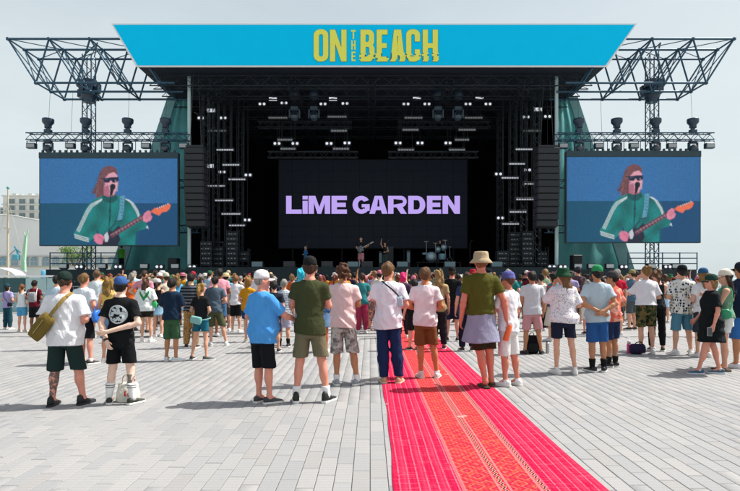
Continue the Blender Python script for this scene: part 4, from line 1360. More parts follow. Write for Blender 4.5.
# ---- the two side screens: a picture painted cell by cell onto the panel
def paint():
    W, H, ss = 274, 172, 2
    w_, h_ = W * ss, H * ss
    yy, xx = np.mgrid[0:h_, 0:w_]
    # coordinates of the 4.91x enlargement the picture was laid out in: x from 60, y from 150 of the photograph
    U = (40 + (xx + .5) / w_ * 137 - 60) * 4.91; Vv = (158.6 + (yy + .5) / h_ * 86.4 - 150) * 4.91
    img = np.zeros((h_, w_, 3))
    def c3(h6): return np.array(lin(h6)[:3])
    top = c3('#2f6ba2') * (1 + .10 * np.sin(U / 190 + .5))[..., None]
    low = c3('#07506f') * (1 + .08 * np.sin(U / 140))[..., None]
    img[:] = np.where((Vv < 262)[..., None], top, low)
    img = np.where(((Vv >= 262) & (U > 385))[..., None], c3('#0b4a74'), img)
    def poly(pts, col, a=1.0, shade=None):
        P = np.array(pts, float); ins = np.zeros(U.shape, bool); j = len(P) - 1
        for i in range(len(P)):
            (xi, yi), (xj, yj) = P[i], P[j]
            if yi != yj:
                ins ^= ((yi > Vv) != (yj > Vv)) & (U < (xj - xi) * (Vv - yi) / (yj - yi) + xi)
            j = i
        c = c3(col) * np.ones(U.shape + (3,))
        if shade is not None: c = c * shade[..., None]
        img[ins] = img[ins] * (1 - a) + c[ins] * a
    def line(pts, wd, col, a=1.0):
        for (x0, y0), (x1, y1) in zip(pts[:-1], pts[1:]):
            L = (x1 - x0) ** 2 + (y1 - y0) ** 2
            t = np.clip(((U - x0) * (x1 - x0) + (Vv - y0) * (y1 - y0)) / L, 0, 1)
            d = np.hypot(U - x0 - t * (x1 - x0), Vv - y0 - t * (y1 - y0))
            m_ = d < wd / 2
            img[m_] = img[m_] * (1 - a) + c3(col) * a
    def ell(cx, cy, rx, ry, col, a=1.0):
        m_ = ((U - cx) / rx) ** 2 + ((Vv - cy) / ry) ** 2 < 1
        img[m_] = img[m_] * (1 - a) + c3(col) * a
    wave = 1 + .22 * np.sin(U / 9 + np.sin(Vv / 21) * 2) * np.sin(Vv / 30)
    # hair behind, then jacket, neck, face
    poly([(238, 78), (212, 86), (192, 116), (182, 160), (166, 196), (152, 212), (172, 212), (178, 236), (192, 243), (214, 243), (222, 200), (270, 140), (280, 108), (262, 84)], '#6b434c', 1, wave)
    fold = 1 + .20 * np.sin(U / 17 + Vv / 26 + np.sin(Vv / 33)) - .12 * np.sin(Vv / 19 - U / 28)
    poly([(205, 226), (172, 240), (148, 256), (124, 292), (92, 368), (66, 410), (78, 440), (142, 452), (166, 428), (186, 388), (196, 425), (190, 470), (368, 470), (372, 402), (402, 392), (432, 384), (420, 352), (392, 312), (372, 278), (356, 256), (320, 236), (276, 222), (250, 230)], '#0d7674', 1, fold)
    poly([(204, 240), (210, 218), (240, 226), (276, 216), (284, 240), (262, 258), (246, 262), (222, 256)], '#0a5557', 1)
    line([(246, 262), (248, 320), (244, 360)], 3, '#073f42')
    poly([(214, 170), (214, 222), (236, 230), (270, 222), (268, 200)], '#b0687c')
    poly([(213, 150), (217, 124), (236, 106), (262, 106), (280, 124), (284, 150), (283, 176), (274, 204), (262, 220), (240, 218), (222, 200), (213, 172)], '#d79aa8', 1, 1 + .12 * np.sin((U - 213) / 30))
    poly([(222, 180), (236, 172), (244, 206), (238, 218), (222, 202)], '#b06a80')
    poly([(240, 78), (212, 88), (202, 130), (208, 165), (216, 178), (220, 138), (240, 116), (268, 108), (286, 122), (278, 96), (262, 82)], '#74494f', 1, wave)
    for k in range(9):
        line([(240 - k * 5, 82 + k * 2), (214 - k * 4, 126 + k * 4), (204 - k * 5, 180 + k * 2), (200 - k * 6 + 5 * (k % 2), 226 - k * 3)], 2.2, '#9a6a68' if k % 2 else '#3c232c', .75)
    poly([(211, 139), (250, 134), (286, 133), (287, 150), (276, 160), (258, 160), (249, 148), (240, 160), (218, 160)], '#14213c')
    line([(212, 142), (196, 138)], 5, '#14213c')
    line([(222, 146), (236, 142)], 3, '#4a6488')
    line([(262, 170), (270, 172)], 3, '#a05a6c')
    ell(258, 181, 14, 15, '#0c1424'); poly([(246, 188), (264, 194), (256, 222), (244, 222)], '#0a1020')
    line([(248, 222), (243, 300), (240, 420)], 4, '#0c2432')
    # stripes on sleeves and cuff
    for o in (0, 8, 16):
        line([(206 - o * .2, 240 + o * .5), (150 + o * .5, 268 + o * .7), (128 + o * .6, 300 + o * .6), (82 + o * .75, 396 + o * .4)], 3.4, '#cfd9df')
        line([(70 + o * .2, 414 + o), (104, 424 + o), (140, 434 + o)], 3.4, '#e2e6ec')
        line([(320 + o * .9, 240 + o * .2), (346 + o * .8, 258 + o * .2), (372 + o * .6, 300 - o * .2), (384 + o * .3, 330 - o * .6)], 3.2, '#cfd9df')
    # strap, guitar
    poly([(294, 226), (318, 224), (312, 300), (304, 340), (280, 348), (292, 290)], '#5d9ab6')
    for k in range(6): line([(296 + (k % 2) * 6, 240 + k * 16), (308, 244 + k * 16)], 3, '#234f76')
    line([(270, 360), (252, 380), (246, 400)], 5, '#123048'); line([(300, 345), (268, 352)], 4, '#123048')
    poly([(196, 470), (208, 430), (232, 404), (262, 396), (286, 372), (300, 384), (286, 410), (296, 440), (280, 470)], '#1b2236')
    poly([(216, 418), (232, 402), (240, 430), (232, 452), (220, 450)], '#c9cdd8')
    poly([(244, 412), (404, 318), (456, 292), (462, 306), (410, 338), (252, 434)], '#6a3346')
    for k in range(12): line([(258 + k * 15, 408 - k * 8.6), (264 + k * 15, 420 - k * 8.6)], 2, '#b6a7ac')
    line([(246, 420), (458, 298)], 2, '#a99aa2')
    poly([(446, 300), (466, 284), (486, 288), (504, 276), (520, 274), (534, 263), (543, 272), (536, 290), (522, 302), (500, 306), (486, 322), (466, 314), (456, 310)], '#f0734f')
    for k in range(6): ell(478 + k * 10, 286 - k * 4, 3, 4, '#e8c9c0')
    # hands
    poly([(406, 332), (412, 312), (432, 296), (446, 304), (444, 316), (452, 328), (444, 346), (424, 356), (408, 350)], '#e08aa2')
    for k in range(4): line([(414 + k * 8, 322 - k * 5), (424 + k * 7, 336 - k * 3)], 2, '#a04f6c')
    poly([(164, 424), (178, 410), (200, 414), (218, 428), (212, 446), (206, 464), (182, 460), (168, 446)], '#e07f9e')
    for k in range(3): line([(188 + k * 6, 424 + k * 8), (210, 432 + k * 9)], 2, '#a04f6c')
    poly([(418, 388), (428, 370), (434, 388), (430, 386), (424, 380)], '#dfe6ea')
    for k in range(14):                      # creases in the jacket, stray hair
        rk = random.Random(k); x_, y_ = rk.uniform(120, 340), rk.uniform(280, 440)
        line([(x_, y_), (x_ + rk.uniform(-22, 22), y_ + rk.uniform(14, 40))], rk.uniform(3, 8), rk.choice(('#074e50', '#17908a')), .35)
        line([(rk.uniform(176, 206), rk.uniform(120, 190)), (rk.uniform(150, 200), rk.uniform(205, 245))], 1.6, rk.choice(('#8a5a58', '#40262c')), .7)
    line([(272, 150), (280, 200)], 7, '#f0c6cc', .35); line([(216, 160), (222, 200)], 9, '#8f5166', .45)
    img = img.reshape(H, ss, W, ss, 3).mean((1, 3))
    pd = np.pad(img, ((1, 1), (1, 1), (0, 0)), 'edge')
    img = sum(pd[i:i + H, j:j + W] * (.5 if (i, j) == (1, 1) else .0625) for i in range(3) for j in range(3))
    r = np.random.default_rng(3)
    img *= 1 + .11 * r.standard_normal((H, W, 1)) + .05 * r.standard_normal((H, W, 3)) + .05 * (np.arange(W) % 2)[None, :, None] * (np.arange(H) % 2)[:, None, None]
    return np.clip(img, 0, 1)
IMG = paint()
def picture_mesh(w_, h_):
    H, W, _ = IMG.shape
    xs = np.linspace(-w_ / 2, w_ / 2, W + 1); zs = np.linspace(h_, 0, H + 1)
    V = np.zeros(((H + 1) * (W + 1), 3)); X, Z = np.meshgrid(xs, zs)
    V[:, 0] = X.ravel(); V[:, 2] = Z.ravel()
    i = np.arange(H)[:, None] * (W + 1) + np.arange(W)[None, :]
    Q = np.stack([i + W + 1, i + W + 2, i + 1, i], -1).reshape(-1, 4)
    m = np_mesh('picture', V, Q, smooth=False)
    at = m.color_attributes.new('picture', 'FLOAT_COLOR', 'CORNER')
    c = np.ones((H * W, 4, 4), np.float32); c[:, :, :3] = IMG.reshape(-1, 1, 3)
    at.data.foreach_set('color', c.ravel())
    return m
M_PIC = mat('screen_picture', (.015, .015, .018), rough=.5, spec=.3)
t, p = nodes(M_PIC)
at = t.nodes.new('ShaderNodeAttribute'); at.attribute_name = 'picture'
t.links.new(at.outputs['Color'], p.inputs['Emission Color']); p.inputs['Emission Strength'].default_value = .66
Y2 = 30.0
pic = picture_mesh(gx(177, Y2) - gx(40, Y2), gz(158.6, Y2) - gz(245, Y2))
M_SCRFRAME = mat('screen_frame', (.02, .05, .062), rough=.6, noise=.2)
for pa, pb, yb, yt, side in ((40, 177.3, 245, 153, 'left'), (567, 700, 242, 151.5, 'right')):
    xc = (gx(pa, Y2) + gx(pb, Y2)) / 2; wd = gx(pb, Y2) - gx(pa, Y2); zb_ = gz(yb, Y2); ht = gz(yt, Y2) - zb_
    sc_ = empty('side_screen', (xc, Y2, zb_))
    tag(sc_, 'large video screen showing a guitarist in green jacket, on the ' + ('hotel side' if side == 'left' else 'sea side') + ' of the stage', 'screen', 'side video screens')
    mb = MB(); mb.box2(-wd / 2 - .05, wd / 2 + .05, .01, .28, -.05, ht); mb.build('housing', M_SCRFRAME, sc_)
    mb = MB(); mb.box2(-wd / 2 - .05, wd / 2 + .05, -.04, .005, ht - .30, ht + .03)
    for k in range(24): mb.box((-wd / 2 + (k + .5) * wd / 24, -.0, ht + .09), (.10, .1, .12))
    mb.build('header', M_SCRFRAME, sc_)
    o = obj('picture', pic, M_PIC, sc_, (0, -.002, 0)); o.scale = (wd / (gx(177, Y2) - gx(40, Y2)), 1, (ht - .31) / (gz(158.6, Y2) - gz(245, Y2)))
    for k in range(8):
        x = -wd / 2 + (k + .5) * wd / 8; mb = MB(); mb.tube((x, .15, ht), (x, .15, gz(140, Y2) - zb_), .02, n=5); mb.build('hanger', M_STEEL, sc_)

# ---- lighting girders above the screens, with fixtures on and under them
def moving_head_up(x, y, z, label, grp):
    r = empty('beam_light', (x, y, z)); tag(r, label, 'stage light', grp)
    mb = MB(); mb.bevbox((0, 0, .10), (.34, .30, .20), .02); mb.build('base', M_NAVYGEAR, r)
    mb = MB(); mb.box((0, 0, .26), (.22, .10, .14)); mb.box((-.15, 0, .40), (.05, .12, .24)); mb.box((.15, 0, .40), (.05, .12, .24)); mb.build('yoke', M_NAVYGEAR, r)
    mb = MB(); mb.lathe([(.10, .26), (.14, .34), (.20, .44), (.30, .56), (.31, .74), (.29, .78)], (0, 0, .02), 14); hd = mb.build('head', M_NAVYGEAR, r)
    mb = MB(); mb.lathe([(.27, .802), (.26, .81), (.01, .83)], (0, 0, 0), 14); mb.build('lens', M_LENS, hd)
def moving_head_down(x, y, z, label, grp, mm=None, s=1.0):
    mm = mm or M_NAVYGEAR
    r = empty('moving_head', (x, y, z), 0, s); tag(r, label, 'stage light', grp)
    mb = MB(); mb.bevbox((0, 0, -.07), (.36, .30, .14), .02); mb.build('base', mm, r)
    mb = MB(); mb.box((-.24, 0, -.33), (.06, .13, .42)); mb.box((.24, 0, -.33), (.06, .13, .42)); mb.box((0, 0, -.155), (.54, .13, .03)); mb.build('yoke', mm, r)
    mb = MB(); rot = Matrix.Rotation(math.radians(75), 3, 'X')
    mb.lathe([(.06, -.22), (.16, -.18), (.20, -.05), (.20, .15), (.17, .20)], (0, 0, -.46), 14, rot=rot); hd = mb.build('head', mm, r)
    mb = MB(); mb.lathe([(.16, .201), (.15, .21), (.01, .23)], (0, 0, -.46), 14, rot=rot); mb.build('lens', M_LENS, hd)
def flood(x, y, z, label, grp):
    r = empty('flood_light', (x, y, z)); tag(r, label, 'stage light', grp)
    mb = MB(); mb.bevbox((0, 0, -.30), (.50, .26, .30), .02); mb.build('housing', M_NAVYGEAR, r)
    mb = MB(); mb.box((0, -.136, -.30), (.42, .012, .20)); mb.build('face', M_GREYBOX, r)
    mb = MB(); mb.box((-.265, 0, -.18), (.02, .05, .34)); mb.box((.265, 0, -.18), (.02, .05, .34)); mb.box((0, 0, -.02), (.55, .05, .02)); mb.build('bracket', M_NAVYGEAR, r)
YG = 30.0
zt, zb_ = gz(132.5, YG), gz(140, YG)
for side, a, b, ups, flds in (('hotel side', 26, 188, (46.5, 84.5, 126.5, 164.5), (30, 69, 107, 145, 183)), ('sea side', 557, 714, (580, 618, 657, 694.5), (564, 600, 635, 673, 711))):
    xa, xb = gx(a, YG), gx(b, YG)
    r = empty('lighting_girder', ((xa + xb) / 2, YG + .15, zb_))
    tag(r, 'dark lattice lighting girder above the video screen on the ' + side, 'truss', 'lighting girders')
    mb = MB(); mb.truss((-(xb - xa) / 2, 0, (zt - zb_) / 2), ((xb - xa) / 2, 0, (zt - zb_) / 2), zt - zb_ - .05, 26, .034, .017); mb.build('lattice', M_STEEL, r)
    for px in (ups[0], ups[0] + 23, ups[2], ups[3]):
        mb = MB(); mb.tube((gx(px, YG) - r.location.x, 0, zt - zb_), (gx(px, YG) - r.location.x, .2, 12.05 - zb_), .009, n=4); mb.build('cable', M_STEEL, r)
    for k, px in enumerate(ups):
        moving_head_up(gx(px, YG), YG + .15, zt, '%s navy beam light from the stage edge, standing on the %s girder' % (ORD[k if side == 'sea side' else 3 - k], side), 'beam lights on the girder, ' + side)
        moving_head_down(gx(px, YG), YG + .15, zb_, '%s round moving head from the stage edge, hanging under the %s girder' % (ORD[k if side == 'sea side' else 3 - k], side), 'moving heads under the girder, ' + side, s=1.0)
    for k, px in enumerate(flds):
        flood(gx(px, YG), YG + .15, zb_, '%s square flood light from the stage edge hanging over the %s screen' % (ORD[k if side == 'sea side' else 4 - k], side), 'flood lights, ' + side)

# ---- hung loudspeaker arrays
for pa, pb, side in ((184, 203.5, 'hotel side'), (538, 560, 'sea side')):
    y = 29.4; xc = (gx(pa, y) + gx(pb, y)) / 2; wd = gx(pb, y) - gx(pa, y)
    ztop, zbot = gz(147, y), gz(226, y)
    r = empty('speaker_array', (xc, y, ztop)); tag(r, 'tall black hanging line array of loudspeakers at the stage edge, ' + side, 'loudspeaker', 'hanging speaker arrays')
    n = 12; hh = (ztop - zbot) / n
    cab = MB(); cab.bevbox((0, .35, 0), (wd, .7, hh * .94), .02); cab = cab.mesh('cabinet')
    gr = MB(); gr.box((0, -.012, 0), (wd * .92, .02, hh * .80)); gr = gr.mesh('grille')
    for k in range(n):
        z = -(k + .5) * hh; q = .02 * max(0, k - 6) ** 1.6
        c = obj('cabinet', cab, M_GEAR, r, (0, q, z)); c.rotation_euler = (-.02 * max(0, k - 6), 0, 0)
        obj('grille', gr, mat('grille_black', (.028, .03, .034), rough=.5, metal=.4, noise=.2, nscale=40), c)
    mb = MB(); mb.box((0, .35, .08), (wd * .9, .5, .10))
    for s in (-1, 1): mb.tube((s * wd * .3, .35, .1), (s * wd * .12, .35, 12.9 - ztop), .015, n=4)
    mb.build('rigging', M_GEAR, r)

# ---- fixtures inside the roof: bars, blinders, white boxes, moving heads
def light_bar(px, py, wpx, y, label, grp, lit=True):
    x, z, wd = gx(px, y), gz(py, y), wpx * y / FP
    r = empty('light_bar', (x, y, z)); tag(r, label, 'stage light', grp)
    mb = MB(); mb.bevbox((0, .1, .03), (wd + .08, .22, .20), .015); mb.box((-wd * .4, .1, .16), (.05, .05, .10)); mb.box((wd * .4, .1, .16), (.05, .05, .10)); mb.build('housing', M_GEAR, r)
    n = max(4, int(wd / .14)); me = MB(); me.box((0, -.02, 0), (wd / n * .8, .015, .085)); me = me.mesh('cell')
    for k in range(n): obj('cell', me, M_STRIP if lit else M_GREYBOX, r, (-wd / 2 + (k + .5) * wd / n, 0, 0))
    for s in (-1, 1): mb = MB(); mb.tube((s * wd * .4, .1, .2), (s * wd * .4, .1, 12.4 - z), .010, n=4); mb.build('drop_wire', M_DARKSTEEL, r)
def blinder(px, py, y, label, grp):
    x, z = gx(px, y), gz(py, y)
    r = empty('blinder_light', (x, y, z)); tag(r, label, 'stage light', grp)
    mb = MB(); mb.bevbox((0, .1, 0), (.52, .2, .28), .02); mb.build('housing', M_GEAR, r)
    for s in (-1, 1):
        mb = MB(); mb.lathe([(.085, -.012), (.07, .0), (.01, .01)], (s * .13, -.012, 0), 12, rot=Matrix.Rotation(math.pi / 2, 3, 'X')); mb.build('lamp', M_LED, r)
    mb = MB(); mb.tube((0, .1, .14), (0, .1, 12.4 - z), .010, n=4); mb.build('drop_wire', M_DARKSTEEL, r)
def strobe(px, py, y, label, grp):
    x, z = gx(px, y), gz(py, y)
    r = empty('strobe_light', (x, y, z)); tag(r, label, 'stage light', grp)
    mb = MB(); mb.bevbox((0, .12, 0), (.56, .2, .30), .02); mb.build('housing', M_GEAR, r)
    mb = MB(); mb.box((0, .0, 0), (.48, .02, .21)); mb.build('panel', M_LED, r)
    mb = MB(); mb.tube((0, .12, .15), (0, .12, 12.4 - z), .010, n=4); mb.build('drop_wire', M_DARKSTEEL, r)
Yi = 33.0
PODS = [(273, 99), (333, 99), (417, 98), (479.5, 98), (211, 110.5), (538, 109.5), (210, 166), (539, 164)]
for k, (px, py) in enumerate(PODS): strobe(px, py, Yi, ('%s white strobe panel from the hotel side in the top row under the stage roof' % ORD[k] if k < 4 else '%s white strobe panel beside the light bar column, %s' % ('upper' if k < 6 else 'lower', 'hotel side' if px < 370 else 'sea side')), 'strobe panels in the roof')
BL = [(201, 118), (223, 118), (262, 104), (284, 103), (323, 104), (345, 103.5), (406, 104), (427, 104), (468, 104), (488, 104), (526, 117), (547.5, 116.5),
      (277, 143.5), (295, 143.5), (329, 143.5), (347, 143), (398, 143), (420, 143), (448, 143), (200, 171), (222, 172), (248, 175), (247, 220), (527.5, 170), (548, 170.5), (498.5, 174), (500.5, 218)]
def bl_label(px, py):
    side = 'hotel side' if px < 370 else 'sea side'
    row = [b_ for b_ in BL if b_[1] < 125] if py < 125 else ([b_ for b_ in BL if 130 < b_[1] < 150] if py < 150 else None)
    if row: return '%s twin white lamp from the hotel side in the %s row under the roof' % (ORD[sorted(row).index((px, py))], 'upper' if py < 125 else 'lower')
    col = sorted([b_ for b_ in BL if b_[1] > 150 and (b_[0] < 370) == (px < 370)], key=lambda b_: (b_[1], b_[0]))
    return '%s twin white lamp from the top among the light bar column, %s' % (ORD[col.index((px, py))], side)
for px, py in BL: blinder(px, py, Yi + .3, bl_label(px, py), 'twin lamps in the stage opening')
BARS = [(217, 131, 18), (278, 118, 19), (337, 117, 19), (339, 131, 16), (285, 140, 15), (288, 149, 15), (341, 149, 16), (413.5, 118, 18), (473.5, 118, 18), (467, 130, 17), (410.5, 130, 16),
        (532, 131, 18), (406, 150, 16), (457, 150, 16), (462, 140, 14)]
for k, (px, py, wp) in enumerate(sorted(BARS)): light_bar(px, py, wp, Yi, '%s dim white light bar from the hotel side under the stage roof' % ORD[k], 'light bars under the roof', False)
SIDEB = [(231, 165, 17), (237, 179.5, 17), (216, 186, 18), (224, 200.5, 18), (231, 214, 19), (237, 225.5, 16), (225, 150, 17)]
SIDEC = [(517, 164, 16), (510, 178, 17), (533, 184, 18), (525, 199.5, 18), (518, 212, 17), (510.5, 224, 17), (524, 149.5, 17)]
for L, side in ((SIDEB, 'hotel side'), (SIDEC, 'sea side')):
    for k, (px, py, wp) in enumerate(L): light_bar(px, py, wp, 32.2 + .25 * (k % 3), '%s glowing light bar from the top in the staggered column, %s' % (ORD[sorted(q[1] for q in L).index(py)], side), 'light bars inside the opening, ' + side)
for k, px in enumerate((294.6, 314, 438, 458)):
    moving_head_down(gx(px, 32.5), 32.5, gz(107, 32.5), '%s blue-grey moving head from the hotel side under the inner roof girder' % ORD[k], 'moving heads under the roof', mat('fixture_slate', (.05, .085, .11), rough=.5, noise=.2), s=1.25)
    r = empty('chain_hoist', (gx(px, 32.5), 32.5, gz(95, 32.5))); tag(r, '%s dark rounded chain hoist bag from the hotel side under the stage roof' % ORD[k], 'hoist', 'chain hoists')
    mb = MB(); mb.lathe([(.05, -.34), (.24, -.26), (.33, .0), (.28, .25), (.08, .36)], (0, 0, 0), 12); mb.build('bag', M_NAVYGEAR, r)
    mb = MB(); mb.tube((0, 0, .3), (0, 0, 12.4 - gz(95, 32.5)), .015, n=5); mb.build('chain', M_STEEL, r)
for a, b, py in ((291, 318, 101), (434, 461, 101), (258, 352, 125), (398, 490, 125), (268, 358, 155), (388, 478, 155)):
    r = empty('inner_girder', (gx((a + b) / 2, 33.6), 33.6, gz(py, 33.6)))
    tag(r, '%s dark inner lattice girder under the stage roof, %s half' % ({101: 'short upper', 125: 'long middle', 155: 'long lowest'}[py], 'hotel side' if a < 370 else 'sea side'), 'truss', 'inner girders')
    L = (gx(b, 33.6) - gx(a, 33.6)) / 2
    mb = MB(); mb.truss((-L, 0, 0), (L, 0, 0), .36, None, .025, .014); mb.build('lattice', M_DARKSTEEL, r)
    for s in (-1, 1): mb = MB(); mb.tube((s * L * .7, 0, .18), (s * L * .7, 0, 12.4 - gz(py, 33.6)), .012, n=4); mb.build('drop_wire', M_DARKSTEEL, r)

# ---- floor gear along the front edge
def wedge(px, y, wpx, zfloor, m, label, grp):
    wd = wpx * y / FP
    r = empty('floor_monitor', (gx(px, y), y, zfloor)); tag(r, label, 'loudspeaker', grp)
    mb = MB(); mb.add([(-wd / 2, 0, 0), (wd / 2, 0, 0), (wd / 2, .5, 0), (-wd / 2, .5, 0), (-wd / 2, .05, .34), (wd / 2, .05, .34), (wd / 2, .45, .16), (-wd / 2, .45, .16)],
                      [(0, 1, 5, 4), (1, 2, 6, 5), (2, 3, 7, 6), (3, 0, 4, 7), (4, 5, 6, 7), (3, 2, 1, 0)]); mb.build('cabinet', M_GEAR, r)
    mb = MB(); mb.box((0, -.004, .17), (wd * .9, .02, .26)); mb.build('grille', m, r)
nmon = [0, 0]
for px, pale in ((257, 1), (289, 0), (327, 0), (353, 1), (367, 0), (402.5, 1), (450, 1), (497, 1)):
    nmon[pale] += 1
    wedge(px, YF + .35, 11.5, DECK, M_WEDGE if pale else mat('monitor_dark', (.03, .036, .04), rough=.6, noise=.2), '%s low %s floor monitor from the hotel side along the stage front' % (ORD[nmon[pale] - 1], 'pale fronted' if pale else 'black'), 'floor monitors, ' + ('pale' if pale else 'black'))
for k, px in enumerate((63, 102, 144, 175, 578, 592, 610, 652, 676)):
    y = YF + .1
    r = empty('platform_lamp', (gx(px, y), y, 2.0)); tag(r, '%s square pale lamp box from the hotel end on the side platforms' % ORD[k], 'stage light', 'lamp boxes on the side platforms')
    mb = MB(); mb.bevbox((0, .1, .20), (.46, .24, .30), .02); mb.box((0, .1, .03), (.30, .22, .06)); mb.build('housing', M_GEAR, r)
    mb = MB(); mb.box((0, -.03, .21), (.40, .02, .20)); mb.build('face', mat('lamp_face', (.50, .55, .55), rough=.4, noise=.08), r)
for k, px in enumerate((79, 118, 159, 192, 552, 563, 624, 668)):
    y = YF + .1
    r = empty('platform_blinder', (gx(px, y), y, 2.0)); tag(r, '%s black unit with two white bulbs from the hotel end on the side platforms' % ORD[k], 'stage light', 'twin lamps on the side platforms')
    mb = MB(); mb.bevbox((0, .1, .17), (.50, .2, .26), .02); mb.box((0, .1, .02), (.3, .2, .04)); mb.build('housing', M_GEAR, r)
    for s in (-1, 1):
        mb = MB(); mb.lathe([(.08, -.012), (.07, .0), (.01, .01)], (s * .12, -.012, .17), 12, rot=Matrix.Rotation(math.pi / 2, 3, 'X')); mb.build('lamp', M_LED, r)
for px, py0, py1, lb in ((172, 258, 270, 'hotel side'), (578, 255, 270, 'sea side')):
    y = 31.5
    r = empty('subwoofer', (gx(px, y), y, 2.0)); tag(r, 'tall black speaker cabinet standing before the teal cladding, ' + lb, 'loudspeaker', 'side platform speakers')
    hh = gz(py0, y) - 2.0
    mb = MB(); mb.bevbox((0, .3, hh / 2), (.55, .6, hh), .03); mb.build('cabinet', M_GEAR, r)
    mb = MB(); mb.box((0, -.01, hh * .55), (.46, .02, hh * .75)); mb.build('grille', mat('grille_black', (.02, .02, .02)), r)
# equipment racks and cases in the wings of the stage
rr = random.Random(12)
for side, pxs in (('hotel side', (206, 218, 232, 243)), ('sea side', (503, 515, 528, 543))):
    for k, px in enumerate(pxs):
        y = YF + 1.0 + .6 * (k % 2); hh = rr.uniform(.9, 2.2)
        r = empty('equipment_rack', (gx(px, y), y, DECK)); tag(r, '%s equipment rack from the hotel side in the stage wing, %s' % (ORD[k], side), 'equipment rack', 'racks in the wings, ' + side)
        mb = MB()
        for sx_ in (-.3, .3):
            for sy_ in (0, .5): mb.box((sx_, sy_, hh / 2), (.04, .04, hh))
        for z in np.arange(.1, hh, .28): mb.box((0, .25, z), (.64, .54, .03))
        mb.build('frame', M_DARKSTEEL, r)
        for z in np.arange(.12, hh - .25, .28):
            if rr.random() < .85:
                mb = MB(); mb.bevbox((rr.uniform(-.03, .03), .25, z + .12), (.54, .46, .20), .015); u_ = mb.build('unit', M_GEAR, r)
                mb = MB()
                for q in range(3): mb.box((-.2 + q * .17 + rr.uniform(-.05, .05), .005, z + .12), (.05, .02, .03))
                mb.build('knob', mat('knob', (.35, .45, .48), rough=.3, metal=.6), u_)
# amplifiers, drums
for px, wpx, hpx, lb in ((389, 9, 14, 'stack'), (380.5, 3.5, 9, 'narrow'), (408.5, 4, 10, 'narrow')):
    y = 35.0; hh = hpx * y / FP + .55; wd = wpx * y / FP
    r = empty('guitar_amplifier', (gx(px, y), y, DECK)); tag(r, {'stack': 'wide black guitar amplifier stack behind the dark haired musician', 'narrow': 'slim pale fronted amplifier beside the wide black stack, on the ' + ('drum side' if px > 389 else 'guitarist side')}[lb], 'amplifier', 'amplifiers on stage')
    mb = MB(); mb.bevbox((0, .25, hh / 2), (wd, .5, hh), .03); mb.build('cabinet', M_GEAR, r)
    mb = MB(); mb.box((0, -.012, hh * .6), (wd * .7, .02, hh * .55)); mb.build('grille', M_WEDGE if lb == 'narrow' else mat('amp_cloth', (.03, .035, .04), rough=.8), r)
yd = 36.5
rs = empty('drum_riser', (gx(437, yd), yd, DECK)); tag(rs, 'low black riser under the drum kit', 'riser')
mb = MB(); mb.box2(-1.5, 1.5, -1.1, 1.2, .36, .44); mb.build('platform', M_BLACK, rs)
for sx_ in (-1.4, 1.4):
    for sy_ in (-1, 1.1): mb = MB(); mb.box((sx_, sy_, .18), (.06, .06, .36)); mb.build('leg', M_DARKSTEEL, rs)
M_DRUM = mat('drum_blue', (.25, .42, .52), rough=.35, noise=.1); M_SKINH = mat('drum_head', (.55, .70, .76), rough=.5, noise=.05)
M_CHROME = mat('chrome', (.45, .5, .52), rough=.25, metal=.9); M_CYM = mat('cymbal', (.45, .42, .30), rough=.3, metal=.9)
dk = empty('drum_kit', (gx(437, yd), yd, DECK + .44)); tag(dk, 'drum kit with pale blue bass drum on the riser before the video wall', 'drum kit')
rx = Matrix.Rotation(math.pi / 2, 3, 'X')
kx = lambda px: gx(px, yd) - dk.location.x
kz = lambda py: gz(py, yd) - dk.location.z
def drum(x, y, z, r_, d, rot, name):
    mb = MB(); mb.lathe([(r_, -d / 2), (r_ * 1.02, -d / 2 + .01), (r_ * 1.02, d / 2 - .01), (r_, d / 2)], (x, y, z), 18, rot=rot); o = mb.build(name, M_DRUM, dk)
    mb = MB(); mb.lathe([(r_ * .96, 0), (.01, .004)], Vector((x, y, z)) + (rot if rot is not None else Matrix.Identity(3)) @ Vector((0, 0, d / 2 + .002)), 18, rot=rot); mb.build('drum_head', M_SKINH, o)
drum(kx(431), 0, .36, .34, .45, rx, 'bass_drum')
drum(kx(438), .05, .86, .18, .24, Matrix.Rotation(1.1, 3, 'X'), 'tom_drum'); drum(kx(444), .1, 1.0, .20, .26, Matrix.Rotation(1.0, 3, 'X'), 'tom_drum')
drum(kx(443), .45, .40, .26, .40, None, 'floor_tom'); drum(kx(425.5), .45, .60, .19, .14, None, 'snare_drum')
for px, h_, r_ in ((426.5, 1.45, .24), (446, 1.55, .27), (450.5, 1.1, .2), (436, 1.35, .22)):
    x = kx(px); y = .3 if px > 430 else .1
    mb = MB(); mb.tube((x, y, .25), (x, y, h_), .014, n=6)
    for k in range(3): a = k * 2.1 + .4; mb.tube((x, y, .42), (x + .3 * math.cos(a), y + .3 * math.sin(a), .01), .012, n=5)
    st_ = mb.build('cymbal_stand', M_CHROME, dk)
    mb = MB(); mb.lathe([(r_, 0), (r_ * .3, .02), (.03, .05)], (x, y, h_ - .03), 18, rot=Matrix.Rotation(.25, 3, 'X')); mb.build('cymbal', M_CYM, st_)
for k, px in enumerate((307, 359, 386, 437, 470)):
    y = 31.3
    r = empty('microphone_stand', (gx(px, y), y, DECK)); tag(r, '%s thin black microphone stand from the hotel side of the stage' % ORD[k], 'microphone stand', 'microphone stands')
    mb = MB(); mb.tube((0, 0, .03), (0, 0, 1.45), .012, n=6); mb.lathe([(.16, 0), (.16, .02), (.02, .035)], (0, 0, 0), 14); mb.build('pole', M_GEAR, r)
    mb = MB(); mb.tube((0, 0, 1.45), (.12, .1, 1.55), .01, n=5); mb.lathe([(.01, -.03), (.025, 0), (.01, .03)], (.13, .11, 1.56), 8); mb.build('microphone', M_GEAR, r)
